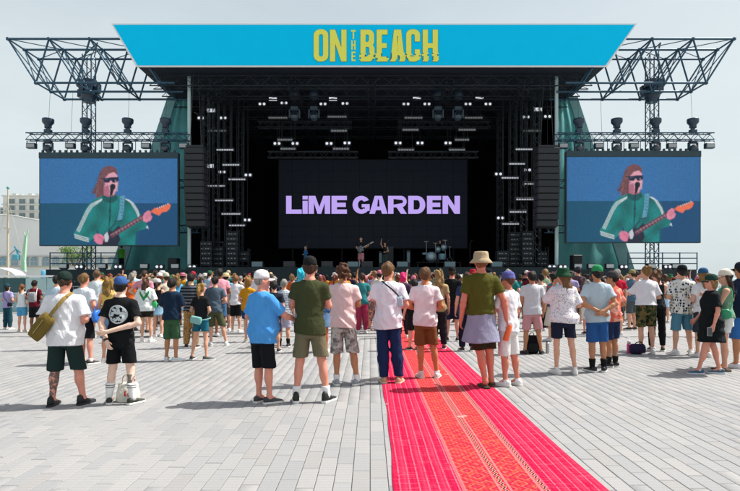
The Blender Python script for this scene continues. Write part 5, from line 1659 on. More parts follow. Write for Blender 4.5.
# ================================================================ far buildings, mast, tree, fences
M_CREAM = mat('cream_stucco', (.66, .65, .60), rough=.9, noise=.10, nscale=.4)
M_STUCCO = mat('white_stucco', (.74, .74, .71), rough=.9, noise=.06, nscale=.25)
M_GLASSFAR = mat('window_glass', (.12, .17, .18), rough=.15, spec=.7)
M_TRIM = mat('pale_trim', (.55, .57, .54), rough=.8)
yh = 110.0
hr = empty('hotel', (gx(15, yh), yh, 0)); tag(hr, 'pale cream hotel with rows of small windows far behind the stage', 'building')
def hx(px): return gx(px, yh) - hr.location.x
def hwin(x, z, wd, ht, y=0):
    mb = MB(); mb.box((x, y - .02, z), (wd + .3, .12, ht + .3)); f = mb.build('window', M_TRIM, hr)
    mb = MB(); mb.box((x - wd * .26, y - .10, z), (wd * .44, .06, ht)); mb.build('pane', M_GLASSFAR, f)
    mb = MB(); mb.box((x + wd * .26, y - .10, z), (wd * .44, .06, ht)); mb.build('pane', M_GLASSFAR, f)
mb = MB(); mb.box2(hx(3), hx(62), 0, 14, 0, gz(196.5, yh)); mb.build('wall', M_CREAM, hr)
mb = MB(); mb.box2(hx(-40), hx(3) - .02, 1.5, 14, 0, gz(206, yh)); mb.build('wall', M_CREAM, hr)
for py in (196, 204.5, 211, 219.5):
    mb = MB(); mb.box2(hx(2.6), hx(62), -.35, .25, gz(py, yh) - .10, gz(py, yh) + .12); mb.build('string_course', M_TRIM, hr)
for px in (12, 22.5, 32, 42, 52):
    for py in (201.5, 208, 215.5, 224): hwin(hx(px), gz(py, yh), .9 if px == 32 else 1.25, .95)
for px in (-8, -1):
    for py in (210, 216): hwin(hx(px), gz(py, yh), 1.1, .95, 1.5)
for px in (6, 12, 22, 30, 36): mb = MB(); mb.box((hx(px), 3, gz(196.5, yh) + .5), (.9, 1, 1.0 if px % 4 else .6)); mb.build('roof_plant', M_TRIM, hr)
mb = MB(); mb.tube((hx(21), 2, gz(196, yh)), (hx(21.5), 2, gz(192, yh)), .06); mb.build('aerial', M_TRIM, hr)

yt_ = 95.0
tr = empty('terrace_block', (gx(20, yt_), yt_, 0)); tag(tr, 'plain white stucco block with sloping parapet in front of the hotel', 'building')
P_ = [(gx(-80, yt_), 0), (gx(150, yt_), 0), (gx(150, yt_), gz(237, yt_)), (gx(40, yt_), gz(221, yt_)), (gx(12, yt_), gz(216, yt_)), (gx(-80, yt_), gz(213, yt_))]
mb = MB(); mb.prism([(x - tr.location.x, z) for x, z in P_], 0, 10); mb.build('wall', M_STUCCO, tr)
mb = MB()
for (xa, za), (xb, zb2) in ((P_[5], P_[4]), (P_[4], P_[3]), (P_[3], P_[2])): mb.tube((xa - tr.location.x, -.1, za + .1), (xb - tr.location.x, -.1, zb2 + .1), .14, n=6)
mb.build('coping', M_TRIM, tr)

ya = 76.0
ar = empty('arcade_building', (gx(30, ya), ya, 0)); tag(ar, 'low white promenade arcade with arched windows below the hotel', 'building')
def ax_(px): return gx(px, ya) - ar.location.x
mb = MB(); mb.box2(ax_(-60), ax_(135), 0, 8, 0, gz(256.5, ya)); mb.build('wall', M_STUCCO, ar)
mb = MB(); mb.box2(ax_(-60), ax_(135), -.5, .3, gz(256.5, ya) + .003, gz(255, ya)); mb.build('cornice', M_TRIM, ar)
for px in (-8, 3, 15, 26, 34.5, 46, 56, 66, 76, 88, 100, 112):
    z0w, wd, ht = gz(266, ya), .95, 1.25
    def arch(w_, z1):
        return [(-w_ / 2, 0), (w_ / 2, 0)] + [(w_ / 2 * math.cos(a), z1 - w_ / 2 + w_ / 2 * math.sin(a)) for a in np.linspace(0, math.pi, 9)]
    mb = MB(); mb.prism([(ax_(px) + x, z0w + z) for x, z in arch(wd + .25, ht + .14)], -.10, -.001); f = mb.build('window', M_TRIM, ar)
    mb = MB(); mb.prism([(ax_(px) + x, z0w + .04 + z) for x, z in arch(wd, ht)], -.13, -.102); mb.build('pane', mat('arch_glass', (.22, .33, .38), rough=.2, spec=.6), f)
    mb = MB(); mb.box((ax_(px), -.145, z0w + .6), (.05, .025, 1.1)); mb.box((ax_(px), -.145, z0w + .62), (wd, .025, .05)); mb.build('mullion', M_TRIM, f)
yw_ = 62.0
pw_ = empty('promenade_wall', (gx(30, yw_), yw_, 0)); tag(pw_, 'white promenade parapet wall with tan coping in front of the arcade', 'wall')
mb = MB(); mb.box2(gx(-90, yw_) - pw_.location.x, gx(140, yw_) - pw_.location.x, 0, .4, 0, gz(267, yw_)); mb.build('wall', M_STUCCO, pw_)
mb = MB(); mb.box2(gx(-90, yw_) - pw_.location.x, gx(140, yw_) - pw_.location.x, -.08, .48, gz(267, yw_) + .003, gz(267, yw_) + .14); mb.build('coping', mat('tan_coping', (.52, .47, .36), rough=.9, noise=.1), pw_)

# flagpole-like mast with yard, and a pale green lifting post with blue winch
ym = 58.0
mr = empty('ship_mast', (gx(8, ym), ym, 0)); tag(mr, 'slender tan mast with a cross yard rising before the hotel', 'mast')
mb = MB(); mb.tube((0, 0, 0), (0, 0, gz(189, ym)), .14, .07, n=10); mb.build('pole', mat('mast_tan', (.50, .44, .32), rough=.6, noise=.15), mr)
mb = MB(); mb.tube((-.45, 0, gz(228, ym)), (.45, 0, gz(228, ym)), .045, n=8); mb.build('yard', mat('mast_tan', (.5, .44, .32)), mr)
mb = MB(); mb.lathe([(.05, 0), (.14, .06), (.14, .22), (.04, .3)], (0, 0, gz(189, ym) - .02), 10); mb.build('lamp_cap', mat('verdigris', (.10, .30, .28), rough=.6), mr)
mb = MB()
for s in (-1, 1): mb.tube((0, 0, gz(200, ym)), (s * 2.6, 0, .05), .018, n=4)
mb.build('stay', mat('stay_wire', (.4, .42, .4)), mr)
cr = empty('lifting_post', (gx(23.5, 60), 60, 0)); tag(cr, 'pale green leaning lifting post with blue winch arms by the promenade wall', 'crane')
MG = mat('pale_green_paint', (.36, .62, .42), rough=.5, noise=.15); MBl = mat('winch_blue', (.10, .40, .52), rough=.5, noise=.15)
mb = MB(); mb.loft([[(-.32, -.2, 0), (.32, -.2, 0), (.32, .2, 0), (-.32, .2, 0)], [(-.18, -.15, 3.4), (.2, -.15, 3.4), (.2, .15, 3.4), (-.18, .15, 3.4)], [(.18, -.1, 6.2), (.40, -.1, 6.2), (.40, .1, 6.2), (.18, .1, 6.2)]]); mb.build('post', MG, cr)
mb = MB(); mb.tube((.2, 0, 5.4), (.55, 0, 6.9), .09, .05); mb.tube((.3, 0, 5.6), (.05, 0, 6.6), .07, .04); mb.build('jib', MG, cr)
mb = MB(); mb.bevbox((-.75, -.1, 3.8), (.7, .5, .6), .05); mb.tube((-.5, -.1, 4.0), (-.9, -.1, 5.0), .09); mb.tube((-.3, -.1, 4.3), (-.95, -.1, 4.9), .07); mb.build('winch', MBl, cr)
mb = MB(); mb.tube((-.9, -.1, 4.6), (-3.0, -.1, 2.6), .05); mb.build('stay_arm', MBl, cr)
br = empty('water_barrel', (gx(45, 58), 58, 0)); tag(br, 'light blue barrel standing by the white promenade parapet', 'barrel')
mb = MB(); mb.lathe([(.36, 0), (.40, .1), (.42, .9), (.42, 1.7), (.38, 2.2), (.30, 2.3)], (0, 0, 0), 16); mb.build('shell', mat('barrel_blue', (.12, .42, .62), rough=.45), br)
mb = MB(); mb.lathe([(.43, 1.0), (.445, 1.03), (.445, 1.07), (.43, 1.1)], (0, 0, 0), 16); mb.build('hoop', mat('barrel_blue', (.12, .42, .62)), br)

# a tree behind the platform
ytr = 66.0
tre = empty('tree', (gx(74, ytr), ytr, 0)); tag(tre, 'bright green leafy tree showing under the video screen on the hotel side', 'tree')
mb = MB(); mb.tube((0, 0, 0), (.1, 0, 2.6), .22, .15, n=9)
rt = random.Random(4); tips = []
for k in range(9):
    a = k * 2.4; e = Vector((1.5 * math.cos(a) * rt.uniform(.5, 1), 1.3 * math.sin(a) * rt.uniform(.5, 1), 3.6 + rt.uniform(-.4, 1.9)))
    mb.tube((.1, 0, 2.2 + .05 * k), e, .08, .03, n=6); tips.append(e)
mb.build('trunk', mat('bark', (.12, .09, .06), rough=.95, noise=.3), tre)
V, Q = [], []
for e in tips * 4:
    c = e + Vector((rt.gauss(0, .35), rt.gauss(0, .35), rt.gauss(0, .3)))
    for k in range(80):
        d = Vector((rt.gauss(0, 1), rt.gauss(0, 1), rt.gauss(0, 1))).normalized() * rt.uniform(.1, .65)
        p = c + d; n_ = Vector((rt.gauss(0, 1), rt.gauss(0, 1), rt.gauss(0, 1) + .6)).normalized()
        a = n_.orthogonal().normalized(); b_ = n_.cross(a); s = rt.uniform(.05, .11); i = len(V)
        V += [p - a * s, p + b_ * s * .5, p + a * s, p - b_ * s * .5]; Q.append((i, i + 1, i + 2, i + 3))
obj('crown', np_mesh('crown', [tuple(v) for v in V], Q, smooth=False), mat('leaf', (.12, .22, .045), rough=.6, noise=.5, nscale=1.3), tre)

# hoarding at the far left of the plaza
yf_ = 24.0
fe = empty('hoarding_fence', (gx(20, yf_), yf_, 0)); tag(fe, 'pale teal hoarding fence with dark green upper panels behind the standing trio', 'fence')
x = gx(-60, yf_) ; k = 0
while x < gx(47, yf_):
    x2 = x + .95; xc = (x + x2) / 2 - fe.location.x
    mb = MB(); mb.bevbox((xc, 0, .46), (.93, .05, .84), .008); mb.build('panel', mat('hoarding_teal', (.26, .42, .42), rough=.7, noise=.12, nscale=3), fe)
    dark = x < gx(20, yf_)
    mb = MB(); mb.bevbox((xc, .005, 1.23), (.93, .045, .66), .008); mb.build('panel', mat('hoarding_dark', (.012, .075, .085), rough=.4, noise=.15, nscale=3) if dark else mat('hoarding_pale', (.36, .52, .52), rough=.7, noise=.12, nscale=3), fe)
    mb = MB(); mb.box((x - fe.location.x, .05, .82), (.05, .06, 1.64)); mb.build('post', M_TRIM, fe)
    x = x2; k += 1
mb = MB(); mb.box2(gx(-60, yf_) - fe.location.x, x - fe.location.x, -.04, .08, 1.60, 1.68); mb.build('top_rail', M_WHITE, fe)
gz_ = empty('awning', (gx(4, 27), 27, 0)); tag(gz_, 'low white curved awning roof peeping over the dark hoarding', 'awning')
mb = MB(); rings = []
for i in range(11):
    u = i / 10; zz = 1.62 + .42 * math.sin(math.pi * min(1, u * 1.0)) ** .6
    rings.append([(-1.6 + 2.6 * u, -.6, zz), (-1.6 + 2.6 * u, .6, zz), (-1.6 + 2.6 * u, .6, zz + .04), (-1.6 + 2.6 * u, -.6, zz + .04)])
mb.loft(rings); mb.build('canopy', M_WHITE, gz_)
for sx_ in (-1.4, .9):
    for sy_ in (-.5, .5): mb = MB(); mb.tube((sx_, sy_, 0), (sx_, sy_, 1.75), .03); mb.build('leg', M_TRIM, gz_)

# sea-front railing at the right
rl = empty('seafront_railing', (gx(720, 57.5), 57.5, 0)); tag(rl, 'white seafront railing along the quay before the pale sea', 'railing')
x0r, x1r = -16, 14
for k in range(16):
    mb = MB(); xx = x0r + (x1r - x0r) * k / 15; mb.tube((xx, 0, 0), (xx, 0, 1.35), .04, n=7); mb.build('post', M_WHITE, rl)
for z in (.5, .95, 1.38):
    mb = MB(); mb.tube((x0r, 0, z), (x1r, 0, z), .035, n=7); mb.build('rail', M_WHITE, rl)

# steel barrier between crowd and stage front
xb_ = -17.0; k = 0
while xb_ < 17.0:
    r = empty('crowd_barrier', (xb_ + 1.2, 28.3, 0)); tag(r, 'grey steel crowd barrier panel standing before the stage skirt', 'barrier', 'crowd barriers before the stage')
    mb = MB(); mb.tube((-1.15, 0, .02), (-1.15, 0, 1.1), .025); mb.tube((1.15, 0, .02), (1.15, 0, 1.1), .025); mb.tube((-1.15, 0, 1.1), (1.15, 0, 1.1), .025); mb.tube((-1.15, 0, .2), (1.15, 0, .2), .02); mb.build('frame', M_GREYBOX, r)
    mb = MB()
    for j in range(9): mb.tube((-1.0 + j * .25, 0, .2), (-1.0 + j * .25, 0, 1.1), .010, n=4)
    mb.build('bars', M_GREYBOX, r)
    mb = MB(); mb.box((-1.0, 0, .012), (.06, .6, .024)); mb.box((1.0, 0, .012), (.06, .6, .024)); mb.build('foot', M_GREYBOX, r)
    xb_ += 2.4
# ================================================================ the people
LIGHT, PINK, TAN, BROWN, PALE = '#cf9c82', '#d08d78', '#b07a58', '#7d5238', '#dcb8a4'
WHITE, OFFW = '#dcdce0', '#cfcfc8'
HB, HD, HBL, HR, HG = '#3a2517', '#15100d', '#b08a52', '#6e3b22', '#8b8780'
R = math.radians
PEOPLE_XY = []
LAST = {}

def person(px, topy, feety, label, h=.016, rz=0, fpx=None, zbase=0.0, Y=None, group=None, **sp):
    Y = Y or gy(feety)
    Hm = gz(topy, Y) - zbase - (.035 if sp.get('hat') else .012)
    s = Hm / 1.75
    X = gx(px, Y)
    if fpx:
        sp['feet'] = tuple((((gx(f, Y) - X) / s), sp.get('fy', (0, 0))[i], sp.get('fyaw', (.25, .25))[i]) for i, f in enumerate(fpx))
    sp.setdefault('w', .93)
    sp.setdefault('seed', int(px * 7 + feety) % 97)
    P = make_parts(sp, h / s)
    mats = dict(skin=sp.get('skinmat') or skin(sp.get('skin', LIGHT)), hair=hairmat(sp.get('hairc', HB)),
                hat=fabric(sp.get('hatc', '#222428')), hat2=fabric(sp.get('hatc2', sp.get('hatc', '#222428'))),
                top=sp['topm'] if 'topm' in sp else fabric(sp.get('topc', WHITE)),
                bottom=sp['botm'] if 'botm' in sp else fabric(sp.get('botc', '#202226')),
                shoe=mat('shoe_%s' % sp.get('shoec', WHITE), sp.get('shoec', WHITE), rough=.6, noise=.15, nscale=25),
                sole=mat('sole_%s' % sp.get('solec', '#d8d6d0'), sp.get('solec', '#d8d6d0'), rough=.7, noise=.08),
                sock=sp['sockm'] if 'sockm' in sp else fabric(sp.get('sockc', '#e2e2e2')), glasses=mat('dark_glasses', (.01, .01, .012), rough=.15))
    root = place_person(P, mats, (X, Y, zbase), rz, s, label, group)
    PEOPLE_XY.append((X, Y))
    LAST['f'] = (X, Y, zbase, rz, s)
    if sp.get('wrap'):
        q = dict(sp); q['bottom'] = 'skirt'; q['bhem'] = .60; q['w'] = sp.get('w', 1) * 1.12; q['fold'] = .009; q['fem'] = 0
        me = build_bottom(q, h / s); obj('tied_jacket', me, fabric(sp['wrap']), root)
    return root

def carried(name, label, cat, group=None):
    X, Y, z, rz, s = LAST['f']
    r = empty(name, (X, Y, z), rz, s); tag(r, label, cat, group); return r

def pouch(root, c, size, tilt, m, name='pouch', rnd=.25):
    """soft rounded bag body; tilt turns it in the xz plane"""
    mb = MB(); rot = Matrix.Rotation(tilt, 3, 'Y'); rings = []
    for v in np.linspace(-1, 1, 9):
        k = (1 - abs(v) ** 3) ** .5 if abs(v) < 1 else .0
        k = max(k, .35)
        ring = []
        for q in np.linspace(0, 2 * math.pi, 14, endpoint=False):
            cx, sx_ = math.cos(q), math.sin(q)
            x = math.copysign(abs(cx) ** .55, cx) * size[0] / 2 * (1 - rnd * (1 - k)); y = math.copysign(abs(sx_) ** .6, sx_) * size[1] / 2 * k
            ring.append(Vector(c) + rot @ Vector((x, y, v * size[2] / 2)))
        rings.append(ring)
    mb.loft(rings, smooth=True)
    return mb.build(name, m, root)

# ------------------------------------------------ nearest people, one by one
N = .0105
person(65, 270, 406, 'big man in white tee and dark green shorts with tattooed calf and olive sling bag', N, fpx=(52, 79), fy=(0, .10), fyaw=(.1, .35),
       w=1.10, belly=.055, limb=1.10, top='tee', topc=WHITE, fit=.012, sleeve=.80, hem=.80, bottom='shorts', botc='#1d2f2d', bhem=.47, hair='buzz', hairc=HB, hat='cap', hatc='#1c2c28',
       arms=('front', 'front'), skinmat=skin(PINK, (-.25, -.03, .14, .47)), shoe='high', shoec='#15191c', solec='#22262a', seed=3)
b = carried('sling_bag', 'olive canvas sling bag across the back of the big man in white', 'bag')
OL = fabric('#6b5a2a')
pb = pouch(b, (-.185, -.205, 1.06), (.19, .10, .36), R(38), OL)
mb = MB(); mb.tube((-.26, -.262, .98), (-.13, -.268, 1.15), .006); mb.build('zip', mat('brass', (.35, .28, .12), rough=.4, metal=.8), pb)
obj('strap', strap_mesh(smooth_pts([(-.10, -.215, 1.17), (.0, -.205, 1.30), (.075, -.155, 1.42), (.10, -.05, 1.478), (.095, .05, 1.465), (.02, .19, 1.30), (-.15, .26, 1.1), (-.27, .12, 1.0), (-.27, -.10, .98), (-.25, -.19, .99)]), .045, .008), fabric('#8a7440'), b)

person(121, 275, 404, 'person in black tee with round white back print, blue cap and striped white socks', N, fpx=(108.5, 133), fy=(.02, 0), fyaw=(.45, .5),
       w=.92, fem=0, top='tee', topm=fabric('#15171a', 'backprint', '#b9c4c8'), hem=.80, sleeve=.70, bottom='shorts', botc='#101214', bhem=.57, hair='short', hairc=HD, hat='cap', hatc='#34558c',
       arms=('backhang', ((.30, -.09, 1.13), (-.10, -.20, 1.02))), hy=.05, skinmat=skin(PALE, (.05, .2, .30, .42)), sock=.30, sockm=fabric('#e4e4e2', 'bands', '#202226'), shoec='#23281f', seed=11)
X, Y, _, _, s = LAST['f']
wb = empty('wrist_watch', (X, Y, 0), 0, s); tag(wb, 'black watch on the wrist of the person with the round back print', 'watch')
w0, d0 = Vector((-.125, -.168, .91)), Vector((-.13 + .25, -.07, -.235)).normalized()
mb = MB(); mb.tube(w0 - d0 * .012, w0 + d0 * .014, .034, n=14); mb.build('band', mat('watch', (.01, .01, .01), rough=.4), wb)
tb = empty('tote_bag', (gx(121, gy(405)), gy(405) + .20, 0), 0, .82); tag(tb, 'white cloth tote bag with red letters standing between striped socks', 'bag')
mb = MB()
rings = []
for z, wx, wy in ((0, .15, .08), (.02, .17, .10), (.15, .165, .085), (.27, .15, .04), (.30, .145, .02)):
    rings.append([(wx * math.copysign(abs(math.cos(q)) ** .5, math.cos(q)) + .012 * math.sin(5 * q + z * 30), wy * math.copysign(abs(math.sin(q)) ** .6, math.sin(q)), z) for q in np.linspace(0, 2 * math.pi, 20, endpoint=False)])
mb.loft(rings, smooth=True); mb.build('sack', fabric('#d6d4c8'), tb)
mb = MB(); mb.path(smooth_pts([(-.08, -.02, .28), (-.06, -.03, .40), (.03, -.03, .42), (.07, -.02, .28)], 5), .009, n=6); mb.build('handle', fabric('#c8b48c'), tb)
for ch, x in (('K', -.015), ('o', .035), ('u', .075), ('i', .115)):
    obj('letter', letter_mesh(glyph(ch, .034, .085, .011, .011), 1, .004), mat('print_red', (.55, .02, .03), rough=.7), tb, (x - .0, -.108, .10))

person(262, 268.5, 403, 'stout man in bright blue polo and white cap reaching out to the man beside him', N, rz=R(-40), fpx=(257, 270), fy=(0, .04), fyaw=(.2, .35),
       w=.98, belly=.065, top='tee', topc='#4a94d6', fit=.012, hem=.80, sleeve=.85, bottom='shorts', botc='#12151b', bhem=.47, hair='buzz', hairc=HG, hat='cap', hatc='#dcdde0', hy=R(-25),
       arms=('front', ((.27, .16, 1.17), (.24, .42, 1.08))), skin=PINK, shoec='#33373c', seed=21)

person(310, 255, 402, 'tall man in olive tee, black cap and khaki shorts with feet wide apart', N, fpx=(296, 327), fy=(.0, 0), fyaw=(.15, .5),
       w=.92, top='tee', topc='#3c4229', fit=.006, hem=.83, sleeve=.62, bottom='shorts', botc='#6a6650', bhem=.55, hair='short', hairc=HB, hat='cap', hatc='#1b1c1e',
       arms=('crossed', 'crossed'), skin=PINK, sock=.20, shoe='high', shoec='#17191b', solec='#e0e0dc', seed=33)

person(343, 264, 385, 'curly haired man in pale pink tee and grey patterned shorts', N, fpx=(336.5, 357), fyaw=(.2, .6),
       w=.94, top='tee', topc='#d9bfbd', fit=.010, hem=.84, sleeve=.68, bottom='shorts', botm=fabric('#8f8c88', 'camo', '#6d6a66', '#b4b0aa'), bhem=.47, hair='curly', hairc='#4d2f1b',
       arms=('crossed', 'crossed'), skin=TAN, sock=.16, shoec='#8c9298', seed=41)

person(388, 262, 383, 'man in white tee and blue jeans with a small pouch slung over his back', N, fpx=(384, 399), fyaw=(.15, .3), hy=R(-32),
       w=.98, top='tee', topc='#dcdae4', fit=.016, hem=.80, sleeve=.72, bottom='trousers', botc='#1c2c52', hair='short', hairc='#664828', glasses=1,
       arms=('down', 'front'), skinmat=skin(PINK, (-.36, -.2, .9, 1.2)), shoec='#b89a78', solec='#d8c8b0', seed=52)
b = carried('phone_pouch', 'small pale blue pouch on a thin dark strap over the white tee', 'bag')
pp = pouch(b, (.165, -.165, 1.19), (.085, .045, .15), R(-8), fabric('#a8b6c4'))
obj('strap', strap_mesh(smooth_pts([(.155, -.165, 1.26), (.06, -.18, 1.36), (-.04, -.145, 1.44), (-.085, -.04, 1.482), (-.07, .07, 1.45), (.0, .17, 1.36), (.14, .17, 1.28), (.23, .05, 1.22), (.22, -.10, 1.23), (.175, -.155, 1.25)]), .020, .006), fabric('#1d2230'), b)

person(425, 267, 378, 'man in pinkish white tee and brown shorts with short brown hair', N, fpx=(421, 437), fyaw=(.25, .3),
       w=.92, top='tee', topc='#dccfd4', fit=.010, hem=.83, sleeve=.64, bottom='shorts', botc='#74492a', bhem=.53, hair='short', hairc='#5d3f26', arms=('front', 'front'), skin='#bb7650', shoec=OFFW, sock=.12, seed=61)

person(481, 250, 388, 'very tall man in beige bucket hat with grey jacket tied round his waist', N, fpx=(485, 493), fy=(-.02, .10), fyaw=(.2, .3),
       w=.94, top='tee', topc='#4d4d1c', fit=.008, hem=.95, sleeve=.66, bottom='shorts', botc='#33281c', bhem=.50, hair='short', hairc='#7a4a2a', hat='bucket', hatc='#a8977a', wrap='#8c8ca4',
       arms=('down', ((.30, -.04, 1.14), (.345, .0, .90))), skin='#c87a64', shoe='sandal', shoec='#4a2f20', solec='#3a2a20', seed=72)
b = carried('drink_bottle', 'orange drink bottle held low in the hand of the bucket hat man', 'bottle')
mb = MB(); rt_ = Matrix.Rotation(R(16), 3, 'Y') @ Matrix.Rotation(R(-4), 3, 'X'); cc = (.352, .005, .735)
mb.lathe([(.034, -.13), (.037, -.12), (.037, .06), (.030, .085), (.016, .10)], cc, 16, rot=rt_); ob = mb.build('flask', mat('bottle_orange', (.75, .12, .02), rough=.35), b)
mb = MB(); mb.lathe([(.018, .101), (.018, .125), (.012, .13)], cc, 12, rot=rt_); mb.build('lid', mat('bottle_lid', (.6, .55, .5), rough=.4), ob)

person(508, 270, 386, 'man in white tee and white shorts with violet blue cap looking over his shoulder', N, rz=R(38), fpx=(504, 519), fy=(0, -.05), hy=R(25),
       w=.90, top='tee', topc=WHITE, fit=.010, hem=.84, sleeve=.72, bottom='shorts', botc='#d6d4d2', bhem=.48, hair='short', hairc='#5a3a28', hat='beanie', hatc='#5a5c9a', glasses=1,
       arms=('phone', 'hold'), skin='#c97f68', shoec='#dedede', sock=.11, seed=83)

person(532, 271, 354, 'man in pale grey tee and pink shorts with black backpack at his feet', .014, fpx=(525, 541), fyaw=(.5, .5),
       w=.98, top='tee', topc='#c4c6cc', fit=.012, hem=.84, sleeve=.66, bottom='shorts', botc='#c08d90', bhem=.52, hair='short', hairc=HD, arms=('down', 'down'), skin=TAN, shoec='#1b1c1e', solec='#2c2c2c', seed=91)
X, Y, _, _, s = LAST['f']
bp = empty('backpack', (X + .02, Y + .10, 0)); tag(bp, 'black backpack on the ground between the feet of the man in pink shorts', 'bag')
pouch(bp, (0, 0, .19), (.30, .20, .38), 0, fabric('#141518'), 'pack')
pouch(bp, (0, -.10, .13), (.22, .08, .20), 0, fabric('#1c1d20'), 'front_pocket')
mb = MB(); mb.path(smooth_pts([(-.05, 0, .36), (-.03, -.02, .43), (.03, -.02, .43), (.05, 0, .36)], 4), .009); mb.build('grab_handle', fabric('#141518'), bp)
fl = empty('steel_flask', (gx(547.5, gy(353)), gy(353), 0)); tag(fl, 'pale steel flask standing on the paving beside the black backpack', 'bottle')
mb = MB(); mb.lathe([(.036, 0), (.038, .01), (.038, .20), (.026, .225)], (0, 0, 0), 14); f_ = mb.build('flask', mat('flask_steel', (.38, .42, .40), rough=.35, metal=.5), fl)
mb = MB(); mb.lathe([(.024, .226), (.024, .255), (.02, .26)], (0, 0, 0), 12); mb.build('lid', mat('flask_lid', (.1, .1, .1)), f_)

person(563, 266.5, 374, 'woman in green bucket hat, floral white top and navy shorts', .013, fpx=(556.5, 575), fyaw=(.3, .2), hy=R(20), fem=1,
       w=1.08, top='tee', topm=fabric('#d8d4dc', 'floral', '#8a7f9c', '#a9a06a'), fit=.030, hem=.86, sleeve=.9, bottom='hot', botc='#1d2134', bhem=.60, hair='long', hairc='#6b4a2c', hat='bucket', hatc='#1d4530',
       arms=('face', 'front'), skin=LIGHT, shoec='#dededa', sock=.12, seed=101)

person(597, 264, 372, 'man in green cap and light blue tee with hands clasped behind his back', .013, rz=R(-12), fpx=(592.5, 604), fy=(0, .04), fyaw=(.6, .3), hy=R(14),
       w=.88, top='tee', topc='#a9bac4', fit=.018, hem=.83, sleeve=.66, bottom='shorts', botc='#27528a', bhem=.50, hair='short', hairc=HD, hat='cap', hatc='#2f8a55', arms=('back', ((.29, -.12, 1.14), (.06, -.21, 1.02))), skin=TAN,
       sock=.22, sockc='#17181a', shoec='#1c1e22', solec='#d6d6d2', seed=113)
person(612, 270, 367, 'man in washed coral red tee and dark cap standing beside the green cap', .014, rz=R(30), fpx=(607, 617), hy=R(20),
       w=.94, top='tee', topm=fabric('#d0624f', 'streaks', '#e2a08e'), fit=.012, sleeve=.75, bottom='shorts', botc='#1f2c4a', bhem=.52, hair='short', hairc=HD, hat='cap', hatc='#3d3c40', arms=('down', 'front'), skin=TAN, sock=.2, sockc='#1a1a1c', shoec='#22242a', seed=121)
person(646, 266, 354, 'woman in knotted white tee and camouflage shorts with hand to her face', .014, fpx=(641, 653), fyaw=(.2, .4), hy=R(30), fem=1,
       w=1.08, top='tee', topc='#dad8de', fit=.018, hem=.98, sleeve=.85, bottom='shorts', botm=fabric('#39452a', 'camo', '#20281a', '#6a5b38'), bhem=.55, hair='bun', hairc='#7a5a30', arms=('face', 'front'), skin=LIGHT, shoec='#dadad6', sock=.14, seed=131)
person(657, 269, 351, 'slim woman in black leggings and dark top half hidden behind camouflage shorts', .016, rz=R(-20), fem=1, top='tank', topc='#20242a', bottom='leggings', botc='#121418', hair='ponytail', hairc='#5a3a22', arms=('front', 'phone'), skin=LIGHT, shoec='#2a2a2c', seed=141)
pbm = empty('water_bottle', (gx(629, gy(353)), gy(353), 0)); tag(pbm, 'bright pink water bottle with pale lid on the ground by the dark bag', 'bottle')
mb = MB(); mb.lathe([(.042, 0), (.045, .01), (.045, .17), (.034, .20)], (0, 0, 0), 14); f_ = mb.build('flask', mat('pink_bottle', (.62, .05, .20), rough=.35), pbm)
mb = MB(); mb.lathe([(.036, .201), (.036, .245), (.015, .27)], (0, 0, 0), 14); mb.build('lid', mat('pale_lid', (.62, .60, .62), rough=.4), f_)
bg = empty('duffel_bag', (gx(637.5, gy(354)), gy(354), 0)); tag(bg, 'dark purple rounded bag lying on the ground beside a pink bottle', 'bag')
pouch(bg, (0, 0, .105), (.30, .22, .21), 0, fabric('#2b2440'), 'sack')
mb = MB(); mb.path(smooth_pts([(-.08, -.03, .19), (-.04, -.05, .25), (.06, -.05, .25), (.09, -.03, .19)], 4), .010); mb.build('handle', fabric('#1c1830'), bg)

person(682, 264, 355, 'man in white shirt printed with dark blocks and steel blue shorts', .013, fpx=(675, 691), fyaw=(.35, .5),
       w=1.02, top='tee', topm=fabric('#d6d6d2', 'blocks', '#16293a', '#8c8258'), fit=.030, hem=.82, sleeve=.9, bottom='shorts', botc='#4f7f95', bhem=.49, hair='short', hairc=HD, hat='cap', hatc='#181a20', arms=('front', 'front'), skin=LIGHT, shoec='#d2d4d2', sock=.12, seed=151)
person(703, 267, 357, 'blonde woman in white tee and blue cap behind the woman in black', .016, fem=1, top='tee', topc='#dadadc', bottom='shorts', botc='#30343c', hair='wavy', hairc='#846436', hat='cap', hatc='#2c557c', arms=('front', 'front'), seed=161)
person(711, 273, 374, 'woman in black dress and dark green cap walking with phone in hand', .0125, rz=R(78), fem=1, w=1.05, feet=((-.07, .22, .1), (.07, -.16, .1)), hy=R(0),
       top='dress', topc='#14191c', hem=.58, sleeve=.75, fit=.022, hair='bob', hairc='#8a6a44', hat='cap', hatc='#1f3a33', arms=('down', 'hold'), skin=PINK, shoec='#2a5068', solec='#c8ccd0', sock=.10, seed=171)
ph_ = carried('phone', 'silver phone in the hand of the walking woman in black', 'phone')
mb = MB(); mb.bevbox((-.285, .125, .775), (.012, .075, .15), .003); pc = mb.build('case', mat('phone_silver', (.45, .5, .52), rough=.3, metal=.4), ph_)
mb = MB(); mb.box((-.2925, .125, .775), (.002, .066, .14)); mb.build('glass', M_LENS, pc)
person(725, 268, 371, 'woman in sage green top, white shorts and white cap facing the woman in black', .0125, rz=R(62), fem=1, w=1.0, fpx=(722, 731), top='tank', topc='#6f8f78', bottom='hot', botc='#d8d8d4', hair='long', hairc='#3a2a1e', hat='cap', hatc='#d8cfc0', glasses=1,
       arms=('phone', 'front'), skin=LIGHT, shoe='sandal', shoec='#6a5038', solec='#4a3a2a', seed=181)
hb = carried('handbag', 'glossy green shoulder bag hanging between the two women talking', 'bag')
pouch(hb, (-.24, .02, 1.0), (.10, .20, .17), 0, mat('green_leather', (.02, .30, .14), rough=.35, noise=.15), 'pouch')
